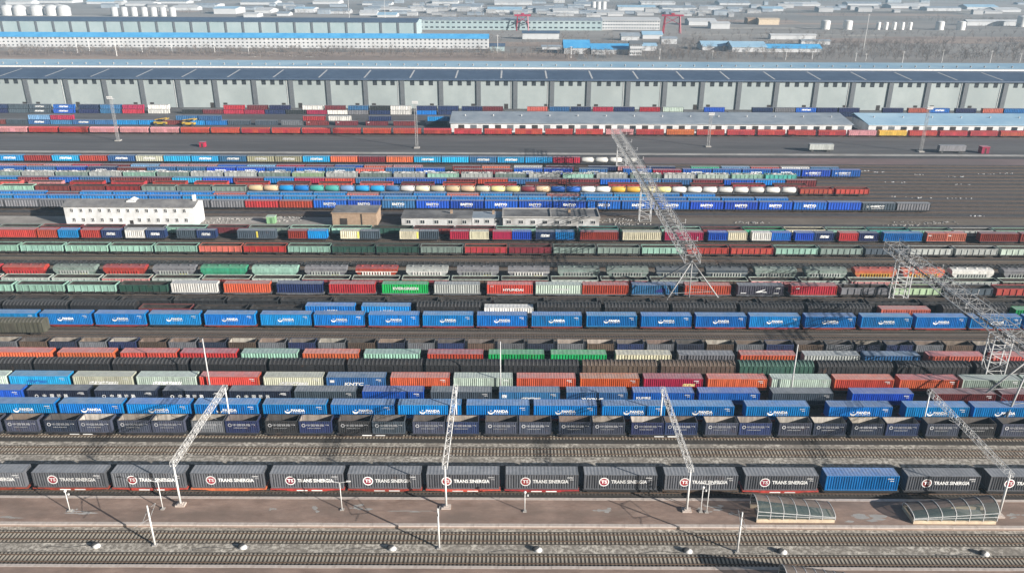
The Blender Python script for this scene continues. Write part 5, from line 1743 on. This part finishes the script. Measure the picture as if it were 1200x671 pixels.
def warehouse():
    Y0, z0 = 496.6, 18.0
    xs = [-57, -13.2, 30.7, 78, 122.7, 166, 209, 252, 297.7, 340.7, 384.3, 427.7, 470.7, 516, 560, 603, 646, 689, 735, 778, 821.7, 865, 908.7, 955, 998, 1042, 1085.7, 1129.7, 1176, 1220, 1264]
    X = [gx(x, Y0, 11) for x in xs]
    rt = root('long_warehouse', 'huge grey-green warehouse with dark pilasters and navy roof across the picture', 'warehouse', (0, Y0, 0))
    x0, x1 = X[0] - 70, X[-1] + 70
    d1, d2 = 32.0, 58.0
    zr = z0 + 2.2
    for a, c in zip(X[:-1], X[1:]):
        put('facade_panel', MB().box(a + 0.005, c - 0.005, 0, 0.4, 0, z0).mesh('facade_panel', 'facade_panel'), rt)
    put('wall', MB().box(x0, x1, 0.41, d1 + d2, 0, z0 - 0.6).mesh('wall', 'facade_panel'), rt)
    b = MB()
    b.face([(x0, -1.4, z0 + 0.0), (x1, -1.4, z0 + 0.0), (x1, d1, zr), (x0, d1, zr)])
    b.face([(x0, -1.4, z0 - 0.9), (x1, -1.4, z0 - 0.9), (x1, -1.4, z0), (x0, -1.4, z0)])
    b.face([(x0, -1.4, z0 - 0.9), (x0, d1, z0 - 0.9), (x1, d1, z0 - 0.9), (x1, -1.4, z0 - 0.9)])
    r = put('front_roof', b.mesh('front_roof', 'roof_navy'), rt)
    b = MB()
    b.face([(x0, d1 + 0.6, zr), (x1, d1 + 0.6, zr), (x1, d1 + d2, zr - 1.6), (x0, d1 + d2, zr - 1.6)])
    b.face([(x0, d1 + d2, zr - 2.4), (x0, d1 + d2, zr - 1.6), (x1, d1 + d2, zr - 1.6), (x1, d1 + d2, zr - 2.4)])
    r2 = put('rear_roof', b.mesh('rear_roof', 'roof_sky'), rt)  # paler than the front slope: sky reflection put into the colour
    put('ridge_cap', MB().box(x0, x1, d1 - 0.9, d1 + 1.2, zr - 0.3, zr + 0.8).mesh('ridge_cap', 'white_steel'), r)
    sk = MB().face
    m = MB()
    m.face([(-0.5, 1.0, z0 + 0.22), (0.5, 1.0, z0 + 0.22), (0.5, d1 * 0.8, z0 + 0.05 + 2.2 * 0.815), (-0.5, d1 * 0.8, z0 + 0.05 + 2.2 * 0.815)])
    skm = m.mesh('skylight', 'galvanised')
    xx = gx(-38, Y0 + 15, z0)
    while xx < x1:
        put('skylight', skm, r, (xx, 0, 0))
        xx += 27.9
    vm = MB().lathe([(0.5, 0), (0.5, 0.7), (0.8, 0.75), (0.02, 1.2)], (0, 0, 0), 'z', 8).mesh('roof_vent', 'weathered_zinc')
    xx = x0 + 6
    while xx < x1:
        put('roof_vent', vm, r2, (xx, d1 + 22, zr - 0.6))
        xx += 9.3
    pm = MB().box(-1.35, 1.35, -0.7, -0.003, 0, z0 - 0.95).mesh('pilaster', 'slate_pilaster')
    for x in X:
        put('pilaster', pm, rt, (x, 0, 0))
    wm = MB().box(-1.3, 1.3, -0.06, -0.003, -1.5, 1.5).mesh('window', 'dark_glass')
    dm = MB().box(-1.2, 1.2, -0.08, -0.003, 0, 2.6).mesh('door', 'interior_dark')
    rd = random.Random(4)
    for a, c in zip(X[:-1], X[1:]):
        for f in (0.26, 0.5, 0.74):
            put('window', wm, rt, (a + (c - a) * f, 0, z0 - 2.6))
        put('door', dm, rt, (a + (c - a) * rd.choice((0.2, 0.75, 0.85)), 0, 0.0)).scale = (1.0, 1, 1.15)
        if rd.random() < 0.35:
            put('downpipe', MB().box(-0.12, 0.12, -0.2, -0.003, 0, z0 - 1).mesh('downpipe', 'galvanised'), rt, (a + (c - a) * 0.88, 0, 0))
warehouse()

# ------------------------------------------------------------------ vehicles and bits on the container road
def trailer(px, py, w, col, label):
    Y = gy(py, 0)
    X = gx(px, Y, 1.5)
    rt = root('box_trailer', label, 'trailer', (X, Y, 0.02), 'trailers parked on the container road')
    b = MB()
    b.box(-w / 2, w / 2, -1.24, 1.24, 1.05, 3.7)
    put('box', b.mesh('box', PAINT), rt, color=pc(col))
    put('chassis', MB().box(-w / 2, w / 2, -1.0, 1.0, 0.75, 1.04).mesh('chassis', 'bogie_steel'), rt)
    for x in (-w / 2 + 1.4, w / 2 - 1.4, w / 2 - 2.7):
        for s in (-1, 1):
            put('wheel', MB().bar((0, -0.17, 0), (0, 0.17, 0), 0.5, 12).mesh('wheel', 'cable_black'), rt, (x, s * 1.02, 0.5))
trailer(961, 176, 11.5, 'lg', 'white box trailer casting a shadow on the container road')
trailer(1114, 177, 12.5, 'gy', 'grey box trailer right of the pale light tower')
def red_box(px, py, s, label):
    Y = gy(py, 0)
    rt = root('red_hut', label, 'hut', (gx(px, Y, 1), Y, 0.02), 'red huts along the road')
    put('wall', MB().box(-s, s, -s * 0.9, s * 0.9, 0, s * 1.7).mesh('wall', PAINT), rt, color=pc('cr'))
    put('roof', MB().box(-s - 0.15, s + 0.15, -s * 0.9 - 0.15, s * 0.9 + 0.15, s * 1.7 + 0.002, s * 1.7 + 0.18).mesh('roof', PAINT), rt, color=pc('cr'))
    put('door', MB().box(-0.4, 0.4, -s * 0.9 - 0.04, -s * 0.9 - 0.003, 0.03, s * 1.4).mesh('door', 'interior_dark'), rt)
red_box(1152, 177, 1.8, 'red hut beside the grey box trailer')
red_box(237, 173.5, 1.3, 'small red hut alone on the left stretch of container road')
def yellow_loader(px, py, label):
    Y = gy(py, 0)
    rt = root('reach_stacker', label, 'reach stacker', (gx(px, Y, 1), Y, 0.01), 'yellow reach stackers')
    c = pc('ye')
    put('body', MB().prism([(-3.5, 0.8), (3.2, 0.8), (3.2, 1.7), (1.0, 1.9), (-3.5, 2.2)], 'y', -1.2, 1.2).mesh('body', PAINT), rt, color=c)
    put('cab', MB().box(-1.0, 0.6, -0.7, 0.7, 1.95, 3.4).mesh('cab', 'dark_glass'), rt)
    put('boom', MB().bar((-3.2, 0, 3.0), (3.6, 0, 4.0), 0.3, 4).mesh('boom', PAINT), rt, color=c)
    put('spreader', MB().box(3.3, 3.9, -2.4, 2.4, 3.3, 3.7).mesh('spreader', PAINT), rt, color=c)
    for x in (-2.4, 2.2):
        for s in (-1, 1):
            put('wheel', MB().bar((0, -0.3, 0), (0, 0.3, 0), 0.75, 12).mesh('wheel', 'cable_black'), rt, (x, s * 1.2, 0.75))
yellow_loader(188, 148.5, 'yellow reach stacker in front of the maroon stacked box')
yellow_loader(221, 149, 'yellow reach stacker in front of the blue stacked boxes')
# ------------------------------------------------------------------ the industrial plain beyond the warehouse
SOFFIT = 0
def hall(name, label, cat, px0, px1, pbase, hgt, dep, wallm, roofm, rise=2.0, floors=0, bays=0, win=(0.6, 0.45), pil=0, group=None, flat=False):
    Y = gy(pbase, 0)
    x0, x1 = gx(px0, Y, hgt / 2), gx(px1, Y, hgt / 2)
    h = (x1 - x0) / 2
    rt = root(name, label, cat, ((x0 + x1) / 2, Y, -0.03), group)
    b = MB()
    if flat:
        b.box(-h, h, 0, dep, 0, hgt)
    else:
        walls_gable(b, -h, h, 0, dep, hgt, rise)
    put('wall', b.mesh('wall', wallm), rt)
    b = MB()
    if flat:
        b.box(-h - 0.4, h + 0.4, -0.4, dep + 0.4, hgt + 0.01, hgt + 0.8)
    else:
        gable(b, -h, h, 0, dep, hgt, rise, 0.8, 0.4)
    put('roof', b.mesh('roof', roofm), rt)
    if floors and bays:
        bw, fh = 2 * h / bays, hgt / floors
        wb = MB()
        for f in range(floors):
            for k in range(bays):
                x, z = -h + bw * (k + 0.5), fh * (f + 0.55)
                wb.box(x - bw * win[0] / 2, x + bw * win[0] / 2, -0.12, -0.01, z - fh * win[1] / 2, z + fh * win[1] / 2)
        p = put('windows', wb.mesh('windows', 'dark_glass'), rt)
        p['kind'] = 'stuff'
    if pil:
        pm = MB().box(-1.2, 1.2, -0.8, -0.02, 0, hgt - 0.3).mesh('pilaster', 'slate_pilaster')
        for k in range(pil + 1):
            put('pilaster', pm, rt, (-h + 1.3 + (2 * h - 2.6) * k / pil, 0, 0))
    return rt
hall('dormitory', 'long white dormitory with bright blue roof beyond the warehouse', 'building', -40, 571, 57.5, 10.5, 16, 'far_wall', 'roof_bright_blue', 3.6, 3, 120, (0.36, 0.34))
hall('far_warehouse', 'second warehouse with dark pilasters behind the blue-roofed dormitory', 'warehouse', -40, 487, 43.0, 16, 60, 'teal_wall', 'roof_navy', 3.0, 0, 0, (0, 0), 26)
hall('factory', 'long pale teal factory with two window rows behind the blue sheds', 'factory', 489, 704, 35.5, 12.5, 40, 'teal_wall', 'roof_grey_blue', 2.5, 2, 34, (0.55, 0.3))
hall('factory', 'white gridded factory wing touching the red lattice frame', 'factory', 704.5, 772, 34.5, 12.5, 40, 'far_wall', 'far_wall', 2.5, 3, 22, (0.6, 0.35))
def red_frame(px0, px1, pt, pb, label):
    Y = gy(pb, 0)
    x0, x1 = gx(px0, Y, 8), gx(px1, Y, 8)
    z = CAM_H - Y * math.tan(PITCH + math.atan((pt - 335.5) / F_PX))
    h = (x1 - x0) / 2
    rt = root('red_crane', label, 'gantry crane', ((x0 + x1) / 2, Y, -0.03), 'red gantry cranes')
    c = pc('cr')
    for s in (-1, 1):
        b = MB()
        for t in (-1, 1):
            b.bar((s * h, t * 5, 0), (s * h * 0.85, t * 2, z), 0.8, 4)
        b.bar((s * h * 0.93, -3.5, z * 0.5), (s * h * 0.93, 3.5, z * 0.5), 0.5, 4)
        put('leg', b.mesh('leg', PAINT), rt, color=c)
    b = MB()
    b.box(-h - 3, h + 3, -1.6, 1.6, z, z + 2.2)
    b.bar((-h, 0, z * 0.5), (h * 0.85, 0, z), 0.5, 4).bar((h, 0, z * 0.5), (-h * 0.85, 0, z), 0.5, 4)
    put('girder', b.mesh('girder', PAINT), rt, color=c)
    put('trolley', MB().box(-2, 2, -2.4, 2.4, z + 2.21, z + 4).mesh('trolley', PAINT), rt, color=c)
red_frame(604, 618, 19, 35.8, 'red gantry crane in front of the teal factory')
red_frame(776, 796, 18.5, 38.5, 'red gantry crane at the end of the white factory wing')

HS = [
 ('blue-roofed shed with broad bright roof beyond the warehouse', 660, 690, 63, 6, 30, 'far_wall', 'roof_bright_blue', 6),
 ('long blue-roofed shed beside the small white house', 692, 738, 63.5, 5, 26, 'far_wall', 'roof_bright_blue', 4),
 ('pale blue lean-to right of the small white house', 751, 768, 59, 5, 14, 'far_wall', 'roof_sky', 2),
 ('small white building with blue roof left of the white house group', 611, 654, 46, 7, 10, 'far_wall', 'roof_navy', 2),
 ('white workshop among trees with pale roof', 727, 748, 47, 5, 14, 'far_wall', 'roof_grey_blue', 3),
 ('white workshop with slanted blue-grey roof further right', 752, 775, 45, 5, 18, 'far_wall', 'roof_sky', 3),
 ('white shed with pale wall below the red crane', 774, 792, 51, 6, 10, 'far_wall', 'roof_grey_blue', 1.5),
 ('grey-blue roofed shed in the bare wood, first of three', 822, 858, 58, 4, 26, 'far_wall', 'roof_sky', 4),
 ('light blue roofed shed in the bare wood, middle of three', 857, 897, 60, 5, 30, 'far_wall', 'roof_sky', 4),
 ('long bright blue roofed shed in the bare wood, last of three', 897, 961, 60, 4, 18, 'far_wall', 'roof_bright_blue', 3),
 ('low white barn with pale roof under the power pole', 902, 955, 45, 5, 10, 'far_wall', 'far_wall', 1),
 ('low white barn with grey roof above the blue shed', 938, 972, 51, 4, 10, 'far_wall', 'roof_grey_blue', 1),
 ('white hall group beyond the fields, first', 806, 838, 29, 6, 30, 'far_wall', 'far_wall', 3),
 ('white hall group beyond the fields, second', 832, 854, 33, 7, 20, 'far_wall', 'far_wall', 2),
 ('tan brick hall on the far plain', 875, 886, 27.5, 8, 20, 'brick_brown', 'brick_brown', 1),
 ('orange flat hall on the far plain', 888, 912, 28, 8, 20, 'tan_wall', 'tan_wall', 1),
 ('pale long barn behind the tank group', 1132, 1200, 28, 6, 14, 'far_wall', 'far_wall', 2),
 ('small grey house beside the long dormitory', 573, 590, 60, 5, 8, 'teal_wall', 'roof_navy', 2),
 ('tiny white site house at the dirt bank', 634, 656, 58, 3, 7, 'far_wall', 'roof_grey_blue', 1),
]
for lab, a, c, pb, hg, dp, wm_, rm_, rs in HS:
    hall('shed', lab, 'shed', a, c, pb, hg, dp, wm_, rm_, rs, group='sheds on the plain')
hall('white_house', 'small white three-storey house between blue sheds', 'house', 737, 751, 64.5, 11, 9, 'far_wall', 'slate_pilaster', 2.5, 3, 6, (0.55, 0.4))

def tank(px, pb, wpx, hgt, label, mat='white_steel', dome=0.25):
    Y = gy(pb, 0)
    r = wpx / 2 / sc(Y, hgt / 2)
    rt = root('storage_tank', label, 'storage tank', (gx(px, Y, 5), Y, -0.03), 'storage tanks on the plain')
    put('shell', MB().lathe([(r, 0), (r, hgt)], (0, 0, 0), 'z', 20).mesh('shell', mat), rt)
    put('roof', MB().lathe([(r * 1.02, hgt), (r * 0.7, hgt + r * dome * 0.7), (0.02, hgt + r * dome)], (0, 0, 0), 'z', 20).mesh('roof', mat), rt)
for i, px in enumerate((8, 22, 42, 60, 74)):
    tank(px, 20.5, 14.5, 12, f'{ORD[i]} big silver tank from the left at the far left', 'galvanised', 0.5)
for i, px in enumerate((133, 144.5, 156, 168, 179, 190, 201)):
    tank(px, 21, 7.5, 13, f'{ORD[i]} slim silver silo from the left above the second warehouse', 'galvanised', 0.4)
for i, px in enumerate((966, 992)):
    tank(px, 33, 10.5, 11, f"{'left' if i == 0 else 'right'} white tank of the pair near the power pole")
for i, px in enumerate((1028, 1037, 1046.5, 1056, 1065)):
    tank(px, 33, 5, 9.5, f'{ORD[i]} slim white tank from the left in the row of five')
for i, px in enumerate((1100, 1125)):
    tank(px, 33, 9.5, 10.5, f"{'left' if i == 0 else 'right'} white tank of the pair right of the five")
tank(1196, 29, 11, 14, 'white tank cut by the right edge')
for i, px in enumerate((694, 700, 706)):
    tank(px, 14, 6, 18, f'{ORD[i]} pale silo from the left behind the factory', 'galvanised')

# the hazy town at the top of the picture
def town():
    rd = random.Random(21)
    spots = [(262, 18, 26, 11), (292, 22, 16, 7), (306, 17, 18, 6), (355, 16, 22, 8), (330, 20, 14, 5), (395, 17, 26, 5), (430, 19, 20, 5), (470, 14, 30, 5), (452, 21, 22, 5), (508, 13, 30, 6), (545, 12, 34, 6), (590, 15, 40, 6), (640, 14, 46, 8), (662, 16, 30, 6), (745, 12, 44, 7), (795, 12, 40, 6), (835, 11, 22, 5), (868, 13, 30, 5), (905, 12, 24, 5), (1060, 8, 34, 5), (1105, 11, 40, 6), (1150, 9, 36, 5), (1180, 12, 30, 5), (215, 14, 30, 6), (240, 10, 26, 5), (120, 7, 40, 5), (160, 9, 30, 5), (60, 6, 46, 5), (20, 8, 30, 6), (200, 6, 34, 4), (300, 7, 40, 5), (380, 6, 30, 5), (440, 7, 34, 4), (520, 5, 30, 4), (600, 6, 44, 5), (690, 7, 36, 4), (770, 5, 40, 4), (860, 5, 36, 4), (940, 6, 40, 4), (1010, 5, 36, 4), (975, 17, 30, 4), (1020, 20, 24, 4), (1070, 19, 30, 4), (1045, 17, 16, 4), (1010, 17, 14, 4), (1130, 21, 30, 4), (930, 18, 22, 4), (890, 17, 26, 4)]
    roofs = ['far_wall', 'roof_grey_blue', 'roof_sky', 'far_wall', 'roof_grey_blue']
    spots = sorted(s for s in spots if s[0] < 860 or s[1] < 13)
    for i, (px, pb, w, hp) in enumerate(spots):
        Y = gy(pb, 0)
        s = sc(Y, 4)
        hall('works_hall', f"{['pale', 'grey', 'long', 'low', 'hazy'][i % 5]} works hall, {ORD[i % 50]} from the left in the hazy far town", 'works hall', px - w / 2, px + w / 2, pb, min(14, hp / s * 0.55), rd.uniform(25, 60), 'far_wall', roofs[i % 5], rd.uniform(1.5, 4), group='hazy halls of the far town')
town()

# ------------------------------------------------------------------ bare trees, scrub, poles
def bare_tree(b, x, y, z, h, rd):
    base = Vector((x, y, z))
    top = base + Vector((rd.uniform(-0.4, 0.4), rd.uniform(-0.4, 0.4), h * 0.8))
    b.bar(base, top, 0.16, 3, 0.04, caps=False)
    n = rd.randint(7, 10)
    for k in range(n):
        t = rd.uniform(0.2, 0.95)
        p = base.lerp(top, t)
        a = rd.uniform(0, 2 * math.pi)
        l = h * (0.45 - 0.25 * t) * rd.uniform(0.7, 1.3)
        q = p + Vector((math.cos(a) * l, math.sin(a) * l, l * rd.uniform(0.5, 1.1)))
        b.bar(p, q, 0.09, 3, 0.03, caps=False)
        for _ in range(3):
            a2 = a + rd.uniform(-1, 1)
            m = p.lerp(q, rd.uniform(0.4, 1))
            r = m + Vector((math.cos(a2) * l * 0.45, math.sin(a2) * l * 0.45, l * rd.uniform(0.2, 0.6)))
            b.bar(m, r, 0.06, 3, 0.03, caps=False)
def wood(name, label, zones, seed):
    rd = random.Random(seed)
    b = MB()
    for (xa, xb, ya, yb, n, h0, h1) in zones:
        for i in range(n):
            px = rd.uniform(xa, xb)
            Y = rd.uniform(gy(ya, 0), gy(yb, 0))
            bare_tree(b, gx(px, Y, 0), Y, -0.05, rd.uniform(h0, h1), rd)
    o = put(name, b.mesh(name, 'bare_twigs'))
    o['kind'] = 'stuff'
    o['label'] = label
wood('bare_wood', 'grey-brown leafless wood beyond the warehouse', [(-20, 580, 68, 60, 620, 4, 7.5), (570, 800, 70, 61, 260, 4, 8), (770, 1230, 71, 50, 900, 5, 9), (560, 820, 60, 38, 120, 4, 8), (800, 1220, 50, 36, 160, 4, 8), (480, 640, 15, 8, 60, 6, 12)], 31)
rubble('scrub', 'low brown scrub and earth heaps behind the warehouse', [(80, 68, 60, 8), (200, 68, 60, 8), (330, 69, 60, 8), (450, 68, 70, 8), (560, 69, 50, 7), (700, 70, 60, 6), (850, 66, 60, 12), (1000, 64, 70, 14), (1120, 62, 80, 16)], 60, 12, 'scrub')
rubble('earth_heaps', 'pale spoil heaps on the dirt track behind the warehouse', [(345, 67, 10, 3), (362, 68, 7, 3), (300, 68, 8, 2), (712, 71, 10, 2), (868, 71, 9, 2), (256, 71, 5, 2)], 50, 13)
def utility_pole(px, pt, pb, label):
    Y = gy(pb, 0)
    z = CAM_H - Y * math.tan(PITCH + math.atan((pt - 335.5) / F_PX))
    rt = root('utility_pole', label, 'pole', (gx(px, Y, 4), Y, -0.03), 'pale poles behind the warehouse')
    put('post', MB().bar((0, 0, 0), (0, 0, z), 0.32, 6, 0.2).mesh('post', 'white_steel'), rt)
    put('arm', MB().bar((-1.4, 0, z - 0.8), (1.4, 0, z - 0.8), 0.13, 4).mesh('arm', 'white_steel'), rt)
for i, (px, pt, pb) in enumerate(((89, 46, 64), (103, 48, 62), (135, 54, 68), (165, 54, 63), (200, 54, 63), (250, 50, 63), (290, 56, 65), (408, 0, 24), (450, 0, 24), (582, 41, 62), (668, 54, 68), (772, 56, 69), (834, 58, 68), (920, 58, 69), (951, 58, 68), (1002, 60, 70), (1014, 61, 70), (1057, 58, 72), (1103, 56, 73), (1160, 57, 72), (1011, 15, 60), (1195, 60, 71))):
    utility_pole(px, pt, pb, f'{ORD[i]} pale pole from the left along the far side of the warehouse')
sheet('white_greenhouse_field', gx(1035, gy(47.2), 0), gx(1156, gy(47.2), 0), gy(47.6), gy(45.6), 0.02, 'far_wall')
rdx = random.Random(77)
for i in range(46):
    pb = rdx.uniform(6, 52)
    Y = gy(pb)
    x = rdx.uniform(-60, 1260)
    w = rdx.uniform(60, 260)
    X = gx(x, Y, 0)
    dd = Y * rdx.uniform(0.01, 0.035)
    sheet('field', X - w / sc(Y) / 2, X + w / sc(Y) / 2, Y - dd, Y + dd, -0.055 + 0.0045 * i, rdx.choice(['plain', 'earth', 'brown_field', 'sandy_yard', 'brown_field', 'plain']))

def distant_town():
    rd = random.Random(55)
    for (name, lab, mat, rmat, n, zones) in (
        ('distant_buildings', 'low pale buildings of the hazy town in the far distance', 'town_wall', None, 110, ((-30, 1230, 1, 9), (-30, 1230, 8, 15), (480, 900, 12, 20))),
        ('distant_roofs', 'scattered blue and grey roofs of the hazy town in the far distance', 'roof_grey_blue', None, 80, ((-30, 1230, 1, 12), (200, 900, 8, 18)))):
        b = MB()
        for i in range(n):
            za = rd.choice(zones)
            Y = gy(rd.uniform(za[2], za[3]), 0)
            X = gx(rd.uniform(za[0], za[1]), Y, 0)
            w, d, h = rd.uniform(4, 17), rd.uniform(8, 20), rd.choice((3, 4, 4, 5, 7))
            b.box(X - w, X + w, Y, Y + d, -0.05, h)
            ym = Y + d / 2
            b.face([(X - w - 0.5, Y - 0.5, h), (X + w + 0.5, Y - 0.5, h), (X + w + 0.5, ym, h + 1.8), (X - w - 0.5, ym, h + 1.8)])
            b.face([(X - w - 0.5, ym, h + 1.8), (X + w + 0.5, ym, h + 1.8), (X + w + 0.5, Y + d + 0.5, h), (X - w - 0.5, Y + d + 0.5, h)])
        o = put(name, b.mesh(name, mat))
        o['kind'] = 'stuff'
        o['label'] = lab
    b = MB()
    for k in range(26):
        pb = rd.uniform(4, 34)
        Y = gy(pb, 0)
        x0 = rd.uniform(-40, 1150)
        n = int(rd.uniform(10, 34))
        for i in range(n):
            bare_tree(b, gx(x0, Y, 0) + i * rd.uniform(5, 8), Y + rd.uniform(-6, 6), -0.05, rd.uniform(6, 12), rd)
    o = put('distant_tree_rows', b.mesh('distant_tree_rows', 'bare_twigs'))
    o['kind'] = 'stuff'
    o['label'] = 'rows of leafless trees between the far fields'
distant_town()

# ------------------------------------------------------------------ haze
hz = MB().box(-4100, 4100, -400, 6100, -1.1, CAM_H + 6)
me = bpy.data.meshes.new('haze')
me.from_pydata(hz.v, [], hz.f)
hm = bpy.data.materials.new('haze')
hm.use_nodes = True
ht = hm.node_tree
ht.nodes.clear()
pv = ht.nodes.new('ShaderNodeVolumePrincipled')
pv.inputs['Color'].default_value = (0.52, 0.77, 1.0, 1)
pv.inputs['Density'].default_value = 0.00014
pv.inputs['Anisotropy'].default_value = 0.0
hout = ht.nodes.new('ShaderNodeOutputMaterial')
ht.links.new(pv.outputs[0], hout.inputs['Volume'])
me.materials.append(hm)
ho = put('haze', me)
ho['kind'] = 'stuff'
ho['label'] = 'pale bluish haze over the far plain'
